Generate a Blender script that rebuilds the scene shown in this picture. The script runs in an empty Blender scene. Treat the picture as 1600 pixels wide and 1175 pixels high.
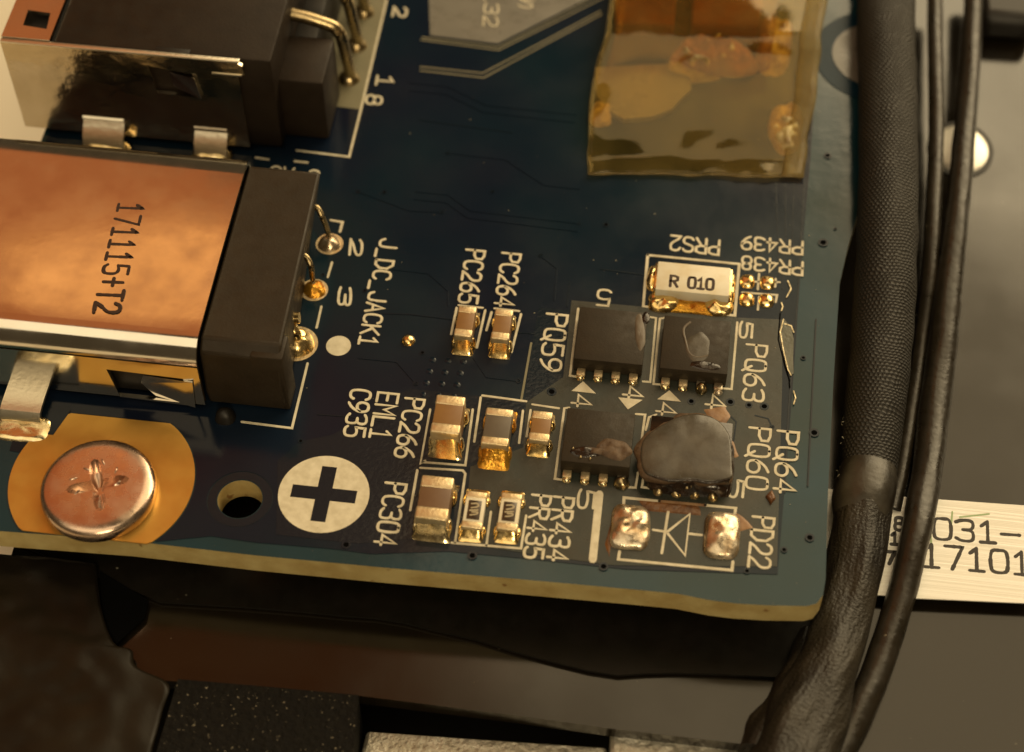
import bpy, bmesh, math, random
from mathutils import Vector, Matrix, noise

# ------------------------------------------------------------------ set-up: camera, world, lamps, exposure
# one unit is one millimetre; x runs along the board's lower edge, y up the board, z out of it, board face at z = 0
scene = bpy.context.scene
scene.unit_settings.system = 'METRIC'
scene.unit_settings.scale_length = 0.001
C = bpy.context.collection
FPX, PW, PH = 2932.456, 1600.0, 1175.0
ROT = Matrix(((0.992294861, 0.123898108, -0.000408443), (0.0994547322, -0.798486196, -0.593741149), (-0.0738895412, 0.589125669, -0.804656002)))
CAM = Vector((5.17226789, -41.23879684, 56.32592015))

cam_d = bpy.data.cameras.new('camera'); cam = bpy.data.objects.new('camera', cam_d); C.objects.link(cam)
cam_d.sensor_width = 36.0; cam_d.lens = FPX / PW * 36.0
cam_d.clip_start = 1.0; cam_d.clip_end = 3000.0
m3 = Matrix((ROT[0], -ROT[1], -ROT[2])).transposed()
cam.matrix_world = Matrix.Translation(CAM) @ m3.to_4x4()
cam_d.dof.use_dof = True
cam_d.dof.focus_distance = 69.0
cam_d.dof.aperture_fstop = 0.058
scene.camera = cam

world = bpy.data.worlds.new('World'); scene.world = world; world.use_nodes = True
bg = world.node_tree.nodes['Background']
bg.inputs['Color'].default_value = (1.0, 0.70, 0.36, 1); bg.inputs['Strength'].default_value = 0.06

def lamp(name, az, el, dist, w, h, radiance, col, roll=0.0):
    d = bpy.data.lights.new(name, 'AREA'); d.shape = 'RECTANGLE'
    d.size = 2 * dist * math.tan(math.radians(w / 2)); d.size_y = 2 * dist * math.tan(math.radians(h / 2))
    d.color = col; d.energy = radiance * math.pi * d.size * d.size_y
    o = bpy.data.objects.new(name, d); C.objects.link(o)
    a, e = math.radians(az), math.radians(el)
    o.location = Vector((math.cos(e) * math.sin(a), math.cos(e) * math.cos(a), math.sin(e))) * dist
    o.rotation_euler = ((-o.location).to_track_quat('-Z', 'Y').to_matrix() @ Matrix.Rotation(math.radians(roll), 3, 'Z')).to_euler()
    return o
lamp('ceiling_bounce', 30, 61, 600, 37, 25, 1.75, (1.0, 0.76, 0.43), -17)  # unseen area light shaped for the beige sheen on board and tray
lamp('northeast_fill', 32, 30, 600, 46, 34, 5.8, (1.0, 0.79, 0.47))  # unseen source, added for the bright reflection on the right of the tray
lamp('amber_reflection_fill', -48, 50, 600, 40, 44, 0.36, (1.0, 0.235, 0.045), 12)  # added out of view so level metal mirrors an orange glow
lamp('golden_reflection_fill', -27.5, 50.2, 560, 8.5, 5.6, 0.66, (1.0, 0.50, 0.14), 6)  # no real fixture: added for the golden gradient in the jack shell
lamp('south_fill', 165, 33, 500, 13, 12, 20.0, (1.0, 0.79, 0.47))  # added behind the camera for solder highlights and the lit board edge
lamp('overhead_fill', 200, 66, 700, 52, 36, 1.3, (1.0, 0.80, 0.50))  # unseen, added so rounded shell edges and fillets mirror something bright

scene.view_settings.view_transform = 'Standard'; scene.view_settings.look = 'None'
scene.view_settings.exposure = 0.0; scene.view_settings.gamma = 1.0; scene.view_settings.use_curve_mapping = False
scene.cycles.max_bounces = 8; scene.cycles.transparent_max_bounces = 12
scene.cycles.caustics_reflective = False; scene.cycles.sample_clamp_indirect = 6.0
scene.cycles.use_denoising = True

# ------------------------------------------------------------------ helpers
def at(px, py, z=0.0):
    """the place on the level z that the photograph shows at this pixel"""
    d = ROT.transposed() @ Vector(((px - PW / 2) / FPX, (py - PH / 2) / FPX, 1.0))
    return CAM + d * ((z - CAM.z) / d.z)
def ats(pts, z=0.0): return [at(x, y, z) for x, y in pts]

MATS = {}
def nd(nt, typ, **kw):
    n = nt.nodes.new(typ)
    for k, v in kw.items(): setattr(n, k, v)
    return n
def mat(name, col, rough=0.5, metal=0.0, spec=0.5, col2=None, scale=1.0, detail=4.0, lo=0.35, hi=0.65, rvar=0.0, bump=0.0, bscale=6.0,
        coat=0.0, speck=None, alpha=None, aniso_scale=None, bdist=0.05, sheen=0.0):
    m = bpy.data.materials.new(name); m.use_nodes = True; nt = m.node_tree
    b = nt.nodes['Principled BSDF']; L = nt.links.new
    b.inputs['Base Color'].default_value = (*col, 1); b.inputs['Roughness'].default_value = rough
    b.inputs['Metallic'].default_value = metal; b.inputs['Specular IOR Level'].default_value = spec
    b.inputs['Coat Weight'].default_value = coat; b.inputs['Coat Roughness'].default_value = 0.08
    b.inputs['Sheen Weight'].default_value = sheen
    tc = nd(nt, 'ShaderNodeTexCoord'); src = tc.outputs['Object']
    if aniso_scale:
        mp = nd(nt, 'ShaderNodeMapping'); mp.inputs['Scale'].default_value = aniso_scale; L(src, mp.inputs['Vector']); src = mp.outputs['Vector']
    if col2 is not None:
        n = nd(nt, 'ShaderNodeTexNoise'); n.inputs['Scale'].default_value = scale; n.inputs['Detail'].default_value = detail; L(src, n.inputs['Vector'])
        r = nd(nt, 'ShaderNodeMapRange'); r.inputs['From Min'].default_value = lo; r.inputs['From Max'].default_value = hi; L(n.outputs['Fac'], r.inputs['Value'])
        x = nd(nt, 'ShaderNodeMix', data_type='RGBA'); x.inputs['A'].default_value = (*col, 1); x.inputs['B'].default_value = (*col2, 1)
        L(r.outputs['Result'], x.inputs['Factor']); out = x.outputs['Result']
        if speck:
            n2 = nd(nt, 'ShaderNodeTexNoise'); n2.inputs['Scale'].default_value = speck[1]; L(src, n2.inputs['Vector'])
            r2 = nd(nt, 'ShaderNodeMapRange'); r2.inputs['From Min'].default_value = speck[2]; r2.inputs['From Max'].default_value = speck[2] + 0.04; L(n2.outputs['Fac'], r2.inputs['Value'])
            x2 = nd(nt, 'ShaderNodeMix', data_type='RGBA'); x2.inputs['B'].default_value = (*speck[0], 1); L(out, x2.inputs['A']); L(r2.outputs['Result'], x2.inputs['Factor']); out = x2.outputs['Result']
        L(out, b.inputs['Base Color'])
    if rvar:
        n = nd(nt, 'ShaderNodeTexNoise'); n.inputs['Scale'].default_value = scale * 2.3; n.inputs['Detail'].default_value = 6; L(src, n.inputs['Vector'])
        r = nd(nt, 'ShaderNodeMapRange'); r.inputs['From Min'].default_value = 0.3; r.inputs['From Max'].default_value = 0.7
        r.inputs['To Min'].default_value = max(0.02, rough - rvar); r.inputs['To Max'].default_value = rough + rvar
        L(n.outputs['Fac'], r.inputs['Value']); L(r.outputs['Result'], b.inputs['Roughness'])
    if bump:
        n = nd(nt, 'ShaderNodeTexNoise'); n.inputs['Scale'].default_value = bscale; n.inputs['Detail'].default_value = 5; L(src, n.inputs['Vector'])
        u = nd(nt, 'ShaderNodeBump'); u.inputs['Strength'].default_value = bump; u.inputs['Distance'].default_value = bdist
        L(n.outputs['Fac'], u.inputs['Height']); L(u.outputs['Normal'], b.inputs['Normal'])
    if alpha is not None:
        tr = nd(nt, 'ShaderNodeBsdfTransparent'); tr.inputs['Color'].default_value = (*alpha[1], 1)
        mx = nd(nt, 'ShaderNodeMixShader'); mx.inputs['Fac'].default_value = alpha[0]
        L(tr.outputs['BSDF'], mx.inputs[1]); L(b.outputs['BSDF'], mx.inputs[2]); L(mx.outputs['Shader'], nt.nodes['Material Output'].inputs['Surface'])
    MATS[name] = m
    return m
def M(n): return MATS[n]

# board
mat('mask_bare', (0.007, 0.044, 0.066), 0.16, spec=0.42, col2=(0.010, 0.034, 0.038), scale=0.16, detail=2.0, rvar=0.05, bump=0.15, bscale=1.2, speck=((0.10, 0.09, 0.07), 9.0, 0.735))
mat('mask_pour', (0.0060, 0.0095, 0.0230), 0.17, spec=0.30, col2=(0.0040, 0.0175, 0.0285), scale=0.11, detail=2.0, rvar=0.06, bump=0.16, bscale=0.9, speck=((0.07, 0.06, 0.05), 7.0, 0.76))
mat('mask_hot', (0.036, 0.035, 0.025), 0.30, col2=(0.024, 0.033, 0.029), scale=0.5, rvar=0.10, bump=0.2, bscale=1.4, speck=((0.10, 0.08, 0.05), 8.0, 0.73))
mat('mask_deep', (0.004, 0.028, 0.05), 0.3, spec=0.2, bump=0.1)
mat('mask_trace', (0.006, 0.014, 0.024), 0.15, spec=0.4, bump=0.1)
mat('fr4', (0.54, 0.44, 0.20), 0.55, col2=(0.42, 0.31, 0.12), scale=0.9, rvar=0.1, bump=0.5, bscale=3.0, speck=((0.26, 0.15, 0.05), 1.7, 0.70))
mat('silk', (0.74, 0.68, 0.52), 0.55, col2=(0.60, 0.54, 0.39), scale=3.0, bump=0.3, bscale=14, bdist=0.02)
mat('silk_dim', (0.22, 0.20, 0.125), 0.5, col2=(0.18, 0.165, 0.10), scale=0.8)
mat('silk_burnt', (0.33, 0.20, 0.10), 0.5, col2=(0.22, 0.12, 0.06), scale=2)
mat('tin_and_sheen_grey', (0.185, 0.175, 0.150), 0.30, col2=(0.155, 0.148, 0.128), scale=0.5, rvar=0.08, spec=0.8)
mat('copper_gold', (0.74, 0.44, 0.10), 0.38, 0.75, col2=(0.62, 0.34, 0.07), scale=0.5, rvar=0.08, bump=0.06, bscale=3)
mat('solder', (0.95, 0.83, 0.55), 0.22, 1.0, col2=(0.82, 0.66, 0.36), scale=3.0, rvar=0.08, bump=0.08, bscale=5)
mat('solder_gold', (0.98, 0.76, 0.38), 0.22, 1.0, col2=(0.84, 0.58, 0.22), scale=3.0, rvar=0.08, bump=0.10, bscale=5)
mat('solder_amber', (0.85, 0.46, 0.06), 0.30, 0.8, col2=(0.50, 0.20, 0.02), scale=2.2, rvar=0.1, bump=0.8, bscale=6)
mat('solder_dull', (0.76, 0.67, 0.52), 0.30, 0.85, col2=(0.46, 0.32, 0.18), scale=2.0, rvar=0.12, bump=0.5, bscale=4)
mat('flux', (0.20, 0.085, 0.025), 0.25, col2=(0.09, 0.035, 0.012), scale=2.5, rvar=0.1, bump=0.5, bscale=4)
mat('flux_tan', (0.36, 0.21, 0.105), 0.45, col2=(0.22, 0.11, 0.05), scale=2.0, bump=0.5, bscale=4)
mat('hole_dark', (0.003, 0.003, 0.003), 0.9, spec=0.02)
# parts
mat('cap_brown', (0.265, 0.135, 0.042), 0.42, col2=(0.235, 0.115, 0.035), scale=2)
mat('cap_dark', (0.17, 0.095, 0.048), 0.42, col2=(0.15, 0.08, 0.04), scale=2)
mat('cap_grey', (0.125, 0.098, 0.068), 0.45, col2=(0.11, 0.085, 0.06), scale=2)
mat('terminal', (0.80, 0.66, 0.42), 0.38, 0.75, col2=(0.70, 0.54, 0.31), scale=2.5, rvar=0.1, bump=0.3, bscale=8)
mat('ceramic', (0.80, 0.74, 0.58), 0.4, col2=(0.70, 0.58, 0.36), scale=1.6, lo=0.45, hi=0.8, bump=0.1)
mat('resistor_glass', (0.05, 0.032, 0.02), 0.25, col2=(0.07, 0.045, 0.025), scale=4)
mat('ink', (0.014, 0.008, 0.005), 0.5)
mat('ink_brown', (0.030, 0.010, 0.004), 0.55)
mat('ink_pale', (0.42, 0.35, 0.22), 0.5)
mat('ink_green', (0.34, 0.46, 0.24), 0.6)
mat('chip', (0.032, 0.023, 0.013), 0.55, spec=0.3, col2=(0.025, 0.018, 0.010), scale=1.5, rvar=0.1, bump=0.35, bscale=16, bdist=0.02)
mat('burnt', (0.13, 0.080, 0.042), 0.6, col2=(0.07, 0.038, 0.018), scale=2.6, bump=0.8, bscale=5)
mat('chip_melt', (0.078, 0.066, 0.048), 0.26, col2=(0.052, 0.043, 0.031), scale=1.3, rvar=0.08, bump=0.2, bscale=2.2)
mat('chip_char', (0.012, 0.008, 0.006), 0.18, col2=(0.03, 0.016, 0.009), scale=2.2, bump=0.7, bscale=3)
mat('shell', (0.80, 0.76, 0.68), 0.13, 1.0, col2=(0.74, 0.69, 0.60), scale=0.4, rvar=0.05, bump=0.05, bscale=1.0)
mat('shell_wavy', (0.74, 0.66, 0.52), 0.17, 1.0, col2=(0.62, 0.53, 0.38), scale=0.3, rvar=0.06, bump=0.35, bscale=0.45, bdist=0.3)
mat('shell_edge', (0.86, 0.80, 0.66), 0.33, 1.0, bump=0.25, bscale=6)
mat('plastic', (0.032, 0.0225, 0.013), 0.50, spec=0.28, col2=(0.026, 0.018, 0.010), scale=1.0, rvar=0.08, bump=0.35, bscale=10, bdist=0.02)
mat('plastic_port', (0.022, 0.0145, 0.009), 0.52, spec=0.25, col2=(0.017, 0.011, 0.007), scale=1.0, rvar=0.08, bump=0.35, bscale=10, bdist=0.02)
mat('plastic_deep', (0.010, 0.008, 0.006), 0.5)
mat('lead', (0.46, 0.36, 0.20), 0.30, 1.0, rvar=0.08, bump=0.2)
mat('screw_steel', (0.74, 0.54, 0.43), 0.27, 1.0, col2=(0.72, 0.55, 0.42), scale=0.7, rvar=0.07, bump=0.12, bscale=3)
# surroundings
mat('plate', (0.010, 0.0075, 0.0040), 0.15, spec=0.58, col2=(0.008, 0.006, 0.0034), scale=0.2, rvar=0.04, bump=0.04, bscale=0.5, speck=((0.12, 0.11, 0.08), 3.0, 0.755))
mat('film_shade', (0.006, 0.005, 0.003), 0.45, spec=0.2, rvar=0.08, bump=0.3, bscale=0.8, speck=((0.15, 0.14, 0.11), 2.0, 0.77), col2=(0.008, 0.006, 0.004))
mat('film_gloss', (0.008, 0.006, 0.004), 0.34, spec=0.2, col2=(0.017, 0.013, 0.008), scale=0.25, rvar=0.08, bump=0.25, bscale=0.8, bdist=0.1)
mat('foam', (0.003, 0.0025, 0.002), 0.8, spec=0.2, bump=1.0, bscale=5, bdist=0.12, col2=(0.006, 0.005, 0.0035), scale=4, speck=((0.24, 0.21, 0.15), 9.0, 0.69))
mat('rough_metal', (0.66, 0.63, 0.54), 0.38, 0.6, col2=(0.44, 0.41, 0.33), scale=2, bump=1.0, bscale=4.5, bdist=0.1)
mat('rivet', (0.82, 0.79, 0.70), 0.42, 0.7, bump=0.3, bscale=4)
mat('cream', (0.80, 0.74, 0.60), 0.7, col2=(0.76, 0.69, 0.55), scale=0.1)
mat('wire', (0.015, 0.012, 0.0075), 0.34, col2=(0.022, 0.017, 0.011), scale=1.2, rvar=0.1, bump=0.5, bscale=3.0, speck=((0.2, 0.18, 0.13), 3.5, 0.76))
mat('wrap', (0.019, 0.0145, 0.009), 0.48, spec=0.4, col2=(0.032, 0.025, 0.016), scale=0.8, rvar=0.1, bump=1.0, bscale=5.0, speck=((0.16, 0.14, 0.10), 4.0, 0.70))
mat('tape_rim', (0.36, 0.30, 0.15), 0.25, col2=(0.26, 0.20, 0.09), scale=1.5, bump=0.5, alpha=(0.32, (0.93, 0.87, 0.68)))
mat('amber_block', (0.34, 0.20, 0.010), 0.30, 0.0, spec=0.3, col2=(0.20, 0.11, 0.005), scale=0.6, rvar=0.08, bump=0.3, bscale=2)
mat('residue', (0.60, 0.49, 0.22), 0.45, col2=(0.26, 0.17, 0.06), scale=1.4, bump=1.0, bscale=3.5, bdist=0.12)
mat('scar', (0.12, 0.12, 0.085), 0.30, col2=(0.085, 0.09, 0.065), scale=1.2, bump=0.3)
mat('scar_gold', (0.60, 0.52, 0.34), 0.35, 0.6, bump=0.8, bscale=6)
mat('collar_sheen', (0.055, 0.048, 0.036), 0.36, col2=(0.015, 0.012, 0.008), scale=0.55, rvar=0.1, bump=0.5, bscale=3.0)
mat('fuzz', (0.55, 0.50, 0.36), 0.7)

def sleeve_material():
    m = bpy.data.materials.new('woven_sleeve'); m.use_nodes = True; nt = m.node_tree; L = nt.links.new
    b = nt.nodes['Principled BSDF']; b.inputs['Roughness'].default_value = 0.55; b.inputs['Base Color'].default_value = (0.04, 0.033, 0.022, 1)
    uv = nd(nt, 'ShaderNodeUVMap'); sp = nd(nt, 'ShaderNodeSeparateXYZ'); L(uv.outputs['UV'], sp.inputs[0])
    def mth(op, a, bb=None):
        n = nd(nt, 'ShaderNodeMath', operation=op)
        for i, v in enumerate((a, bb)):
            if v is None: continue
            if isinstance(v, (int, float)): n.inputs[i].default_value = v
            else: L(v, n.inputs[i])
        return n.outputs[0]
    # a braid: rows of short over-and-under floats, every second row shifted by half
    ws = nd(nt, 'ShaderNodeTexNoise'); ws.inputs['Scale'].default_value = 0.9; L(uv.outputs['UV'], ws.inputs['Vector'])
    wob = mth('MULTIPLY', mth('SUBTRACT', ws.outputs['Fac'], 0.5), 0.45)
    row = mth('MULTIPLY', mth('ADD', sp.outputs['Y'], wob), 1 / 0.135)
    fl = mth('FLOOR', row); fr = mth('FRACT', row)
    half = mth('MULTIPLY', mth('MODULO', fl, 2.0), 0.5)
    colm = mth('FRACT', mth('ADD', mth('MULTIPLY', mth('ADD', sp.outputs['X'], wob), 1 / 0.18), half))
    hx = mth('SINE', mth('MULTIPLY', colm, math.pi)); hy = mth('SINE', mth('MULTIPLY', fr, math.pi))
    h = mth('MULTIPLY', hx, hy)
    n = nd(nt, 'ShaderNodeTexNoise'); n.inputs['Scale'].default_value = 1.0; L(uv.outputs['UV'], n.inputs['Vector'])
    ra = nd(nt, 'ShaderNodeMapRange'); ra.inputs['To Min'].default_value = 0.006; ra.inputs['To Max'].default_value = 0.019; L(h, ra.inputs['Value'])
    mul = mth('MULTIPLY', ra.outputs['Result'], mth('ADD', n.outputs['Fac'], 0.5))
    cr = nd(nt, 'ShaderNodeCombineColor'); L(mul, cr.inputs[0]); L(mth('MULTIPLY', mul, 0.83), cr.inputs[1]); L(mth('MULTIPLY', mul, 0.56), cr.inputs[2])
    L(cr.outputs[0], b.inputs['Base Color'])
    u = nd(nt, 'ShaderNodeBump'); u.inputs['Strength'].default_value = 0.7; u.inputs['Distance'].default_value = 0.05; L(h, u.inputs['Height']); L(u.outputs['Normal'], b.inputs['Normal'])
    MATS['sleeve'] = m
sleeve_material()

def clear_tape(name, tint, haze, fac, rough):
    m = bpy.data.materials.new(name); m.use_nodes = True; nt = m.node_tree; L = nt.links.new
    nt.nodes.remove(nt.nodes['Principled BSDF'])
    tc = nd(nt, 'ShaderNodeTexCoord'); n = nd(nt, 'ShaderNodeTexNoise'); n.inputs['Scale'].default_value = 0.5; n.inputs['Detail'].default_value = 4; L(tc.outputs['Object'], n.inputs['Vector'])
    u = nd(nt, 'ShaderNodeBump'); u.inputs['Strength'].default_value = 0.12; u.inputs['Distance'].default_value = 0.15; L(n.outputs['Fac'], u.inputs['Height'])
    t = nd(nt, 'ShaderNodeBsdfTransparent'); t.inputs['Color'].default_value = (*tint, 1)
    d = nd(nt, 'ShaderNodeBsdfDiffuse'); d.inputs['Color'].default_value = (*haze, 1)
    g = nd(nt, 'ShaderNodeBsdfGlossy'); g.inputs['Roughness'].default_value = rough; L(u.outputs['Normal'], g.inputs['Normal'])
    r = nd(nt, 'ShaderNodeMapRange'); r.inputs['From Min'].default_value = .35; r.inputs['From Max'].default_value = .7; r.inputs['To Min'].default_value = fac * .5; r.inputs['To Max'].default_value = fac * 1.6; L(n.outputs['Fac'], r.inputs['Value'])
    m1 = nd(nt, 'ShaderNodeMixShader'); L(r.outputs['Result'], m1.inputs[0]); L(t.outputs[0], m1.inputs[1]); L(d.outputs[0], m1.inputs[2])
    m2 = nd(nt, 'ShaderNodeMixShader'); m2.inputs[0].default_value = 0.032; L(m1.outputs[0], m2.inputs[1]); L(g.outputs[0], m2.inputs[2]); L(m2.outputs[0], nt.nodes['Material Output'].inputs['Surface'])
    MATS[name] = m
clear_tape('tape_amber', (0.95, 0.84, 0.55), (0.32, 0.25, 0.09), .075, .05)
clear_tape('tape_brown', (0.88, 0.72, 0.40), (0.16, 0.06, 0.010), .12, .15)
def wrap_material():
    m = bpy.data.materials.new('fabric_wrap'); m.use_nodes = True; nt = m.node_tree; L = nt.links.new
    b = nt.nodes['Principled BSDF']; b.inputs['Roughness'].default_value = 0.46; b.inputs['Specular IOR Level'].default_value = 0.45
    uv = nd(nt, 'ShaderNodeUVMap')
    def nz(sx, sy, detail):
        mp = nd(nt, 'ShaderNodeMapping'); mp.inputs['Scale'].default_value = (sx, sy, 1); L(uv.outputs['UV'], mp.inputs['Vector'])
        n = nd(nt, 'ShaderNodeTexNoise'); n.inputs['Scale'].default_value = 1.0; n.inputs['Detail'].default_value = detail; L(mp.outputs['Vector'], n.inputs['Vector']); return n.outputs['Fac']
    folds, fine, patch = nz(1.5, .28, 3), nz(9, 9, 2), nz(.5, .35, 3)
    x = nd(nt, 'ShaderNodeMix', data_type='RGBA'); x.inputs['A'].default_value = (0.008, 0.006, 0.004, 1); x.inputs['B'].default_value = (0.030, 0.024, 0.015, 1)
    r = nd(nt, 'ShaderNodeMapRange'); r.inputs['From Min'].default_value = .35; r.inputs['From Max'].default_value = .68; L(patch, r.inputs['Value']); L(r.outputs['Result'], x.inputs['Factor']); L(x.outputs['Result'], b.inputs['Base Color'])
    u = nd(nt, 'ShaderNodeBump'); u.inputs['Strength'].default_value = 0.6; u.inputs['Distance'].default_value = 0.35; L(folds, u.inputs['Height'])
    u2 = nd(nt, 'ShaderNodeBump'); u2.inputs['Strength'].default_value = 0.8; u2.inputs['Distance'].default_value = 0.06; L(fine, u2.inputs['Height']); L(u.outputs['Normal'], u2.inputs['Normal']); L(u2.outputs['Normal'], b.inputs['Normal'])
    MATS['wrap'] = m
wrap_material()
def ribbon_material():
    m = bpy.data.materials.new('ribbon_white'); m.use_nodes = True; nt = m.node_tree; L = nt.links.new
    b = nt.nodes['Principled BSDF']; b.inputs['Roughness'].default_value = 0.22; b.inputs['Specular IOR Level'].default_value = 0.9
    tc = nd(nt, 'ShaderNodeTexCoord'); mp = nd(nt, 'ShaderNodeMapping'); mp.inputs['Scale'].default_value = (0.05, 9.0, 1.0); L(tc.outputs['Object'], mp.inputs['Vector'])
    n = nd(nt, 'ShaderNodeTexNoise'); n.inputs['Scale'].default_value = 1.0; n.inputs['Detail'].default_value = 3; L(mp.outputs['Vector'], n.inputs['Vector'])
    x = nd(nt, 'ShaderNodeMix', data_type='RGBA'); x.inputs['A'].default_value = (0.80, 0.77, 0.68, 1); x.inputs['B'].default_value = (0.92, 0.90, 0.83, 1)
    r = nd(nt, 'ShaderNodeMapRange'); r.inputs['From Min'].default_value = 0.35; r.inputs['From Max'].default_value = 0.65
    L(n.outputs['Fac'], r.inputs['Value']); L(r.outputs['Result'], x.inputs['Factor']); L(x.outputs['Result'], b.inputs['Base Color'])
    u = nd(nt, 'ShaderNodeBump'); u.inputs['Strength'].default_value = 0.4; u.inputs['Distance'].default_value = 0.05; L(n.outputs['Fac'], u.inputs['Height']); L(u.outputs['Normal'], b.inputs['Normal'])
    MATS['ribbon'] = m
ribbon_material()

def finish(name, me, m, parent=None, smooth=40):
    o = bpy.data.objects.new(name, me); C.objects.link(o)
    if m and not me.materials: me.materials.append(M(m) if isinstance(m, str) else m)
    if smooth:
        for p in me.polygons: p.use_smooth = True
        me.set_sharp_from_angle(angle=math.radians(smooth))
    if parent is not None: o.parent = parent
    return o
def from_bm(name, bm, m, parent=None, smooth=40):
    bmesh.ops.recalc_face_normals(bm, faces=bm.faces[:])
    me = bpy.data.meshes.new(name); bm.to_mesh(me); bm.free()
    return finish(name, me, m, parent, smooth)
def from_py(name, vs, fs, m, parent=None, smooth=40):
    bm = bmesh.new(); bv = [bm.verts.new(v) for v in vs]
    for f in fs:
        try: bm.faces.new([bv[i] for i in f])
        except ValueError: pass
    return from_bm(name, bm, m, parent, smooth)

def add_box(bm, c, s, bev=0.0, seg=2, rz=0.0):
    r = bmesh.ops.create_cube(bm, size=1.0)['verts']
    mt = Matrix.Translation(Vector(c)) @ Matrix.Rotation(rz, 4, 'Z') @ Matrix.Diagonal((*s, 1))
    bmesh.ops.transform(bm, matrix=mt, verts=r)
    if bev:
        es = list({e for v in r for e in v.link_edges})
        bmesh.ops.bevel(bm, geom=es, offset=bev, segments=seg, affect='EDGES', profile=0.5)
def box(name, c, s, m, parent=None, bev=0.03, seg=2, rz=0.0):
    bm = bmesh.new(); add_box(bm, c, s, bev, seg, rz); return from_bm(name, bm, m, parent)

def prism(name, loops, z0, z1, m, parent=None, side=None, smooth=30, bev=0.0):
    """flat outline (first loop) with holes (other loops), from z0 to z1"""
    cu = bpy.data.curves.new('outline', 'CURVE'); cu.dimensions = '2D'; cu.fill_mode = 'BOTH'
    for lp in loops:
        s = cu.splines.new('POLY'); s.points.add(len(lp) - 1)
        for i, p in enumerate(lp): s.points[i].co = (p[0], p[1], 0, 1)
        s.use_cyclic_u = True
    cu.extrude = (z1 - z0) / 2
    ob = bpy.data.objects.new('outline', cu); C.objects.link(ob)
    dg = bpy.context.evaluated_depsgraph_get()
    me = bpy.data.meshes.new_from_object(ob.evaluated_get(dg))
    bpy.data.objects.remove(ob); bpy.data.curves.remove(cu)
    bm = bmesh.new(); bm.from_mesh(me); bmesh.ops.remove_doubles(bm, verts=bm.verts[:], dist=1e-4)
    bmesh.ops.translate(bm, verts=bm.verts[:], vec=(0, 0, (z0 + z1) / 2)); bmesh.ops.recalc_face_normals(bm, faces=bm.faces[:])
    me.materials.clear(); me.materials.append(M(m))
    if side: me.materials.append(M(side))
    for f in bm.faces: f.material_index = 1 if (side and abs(f.normal.z) < 0.7) else 0
    bm.to_mesh(me); bm.free(); me.name = name
    return finish(name, me, None, parent, smooth)

def circle(cx, cy, r, n=40, ry=None): return [(cx + r * math.cos(2 * math.pi * i / n), cy + (ry or r) * math.sin(2 * math.pi * i / n)) for i in range(n)]

def blob(name, c, rx, ry, h, m, parent=None, n=20, rings=6, power=0.5, sq=2.0, nz=0.0, seed=0, z0=-0.01, rz=0.0):
    """a mound of solder or residue: superellipse foot, domed and uneven"""
    vs, fs = [], []
    for k in range(rings + 1):
        t = k / rings
        for i in range(n):
            a = 2 * math.pi * i / n; ca, sa = math.cos(a), math.sin(a)
            rr = (abs(ca) ** sq + abs(sa) ** sq) ** (-1 / sq)
            w = 1 + nz * 0.35 * noise.noise((ca * 1.3 + seed, sa * 1.3, seed * 0.7))
            x, y = rx * ca * rr * t * w, ry * sa * rr * t * w
            z = h * max(0.0, 1 - t * t) ** power * (1 + nz * noise.noise((x * 3.1 + seed, y * 3.1, seed)))
            vs.append((c[0] + x * math.cos(rz) - y * math.sin(rz), c[1] + x * math.sin(rz) + y * math.cos(rz), (c[2] if len(c) > 2 else 0) + z + z0))
    for k in range(rings):
        for i in range(n):
            a, b = k * n + i, k * n + (i + 1) % n
            fs.append((a, b, b + n, a + n) if k else (b, b + n, a + n))
    return from_py(name, vs, fs, m, parent, 60)

def catmull(pts, k=8):
    out = []; P = [pts[0]] + list(pts) + [pts[-1]]
    for i in range(1, len(P) - 2):
        for j in range(k):
            t = j / k; a, b, c, d = P[i - 1], P[i], P[i + 1], P[i + 2]
            out.append(tuple(0.5 * (2 * b[q] + (c[q] - a[q]) * t + (2 * a[q] - 5 * b[q] + 4 * c[q] - d[q]) * t * t + (3 * b[q] - a[q] - 3 * c[q] + d[q]) * t ** 3) for q in range(len(b))))
    out.append(tuple(pts[-1])); return out
def tube(name, path, m, parent=None, n=12, wob=0.0, seed=0, flat=1.0, k=8, caps=True, wfreq=0.8):
    """path: (x, y, z, radius)"""
    P = catmull(path, k) if k > 1 else [tuple(p) for p in path]
    vs, fs, uv = [], [], []; s = 0.0
    for i, p in enumerate(P):
        v = Vector(p[:3]); a = Vector(P[max(0, i - 1)][:3]); b = Vector(P[min(len(P) - 1, i + 1)][:3])
        t = (b - a).normalized(); up = Vector((0, 0, 1)) if abs(t.z) < 0.9 else Vector((0, 1, 0))
        sd = t.cross(up).normalized(); nn = sd.cross(t).normalized()
        if i: s += (v - Vector(P[i - 1][:3])).length
        for j in range(n):
            an = 2 * math.pi * j / n
            r = p[3] * (1 + wob * noise.noise((math.cos(an) * 1.2 + seed, math.sin(an) * 1.2, s * wfreq + seed)))
            vs.append(v + sd * (r * math.cos(an)) + nn * (r * flat * math.sin(an))); uv.append((an * p[3], s))
    for i in range(len(P) - 1):
        for j in range(n):
            a, b = i * n + j, i * n + (j + 1) % n
            fs.append((a, b, b + n, a + n))
    if caps: fs.append(tuple(range(n))[::-1]); fs.append(tuple((len(P) - 1) * n + j for j in range(n)))
    me = bpy.data.meshes.new(name); me.from_pydata([tuple(v) for v in vs], [], fs)
    ul = me.uv_layers.new(name='UVMap'); per = 2 * math.pi
    for pl in me.polygons:
        for li in pl.loop_indices:
            vi = me.loops[li].vertex_index; u, w = uv[vi]
            if pl.index < (len(P) - 1) * n and pl.index % n == n - 1 and vi % n == 0: u += per * P[vi // n][3]
            ul.data[li].uv = (u, w)
    return finish(name, me, m, parent, 60)

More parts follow.
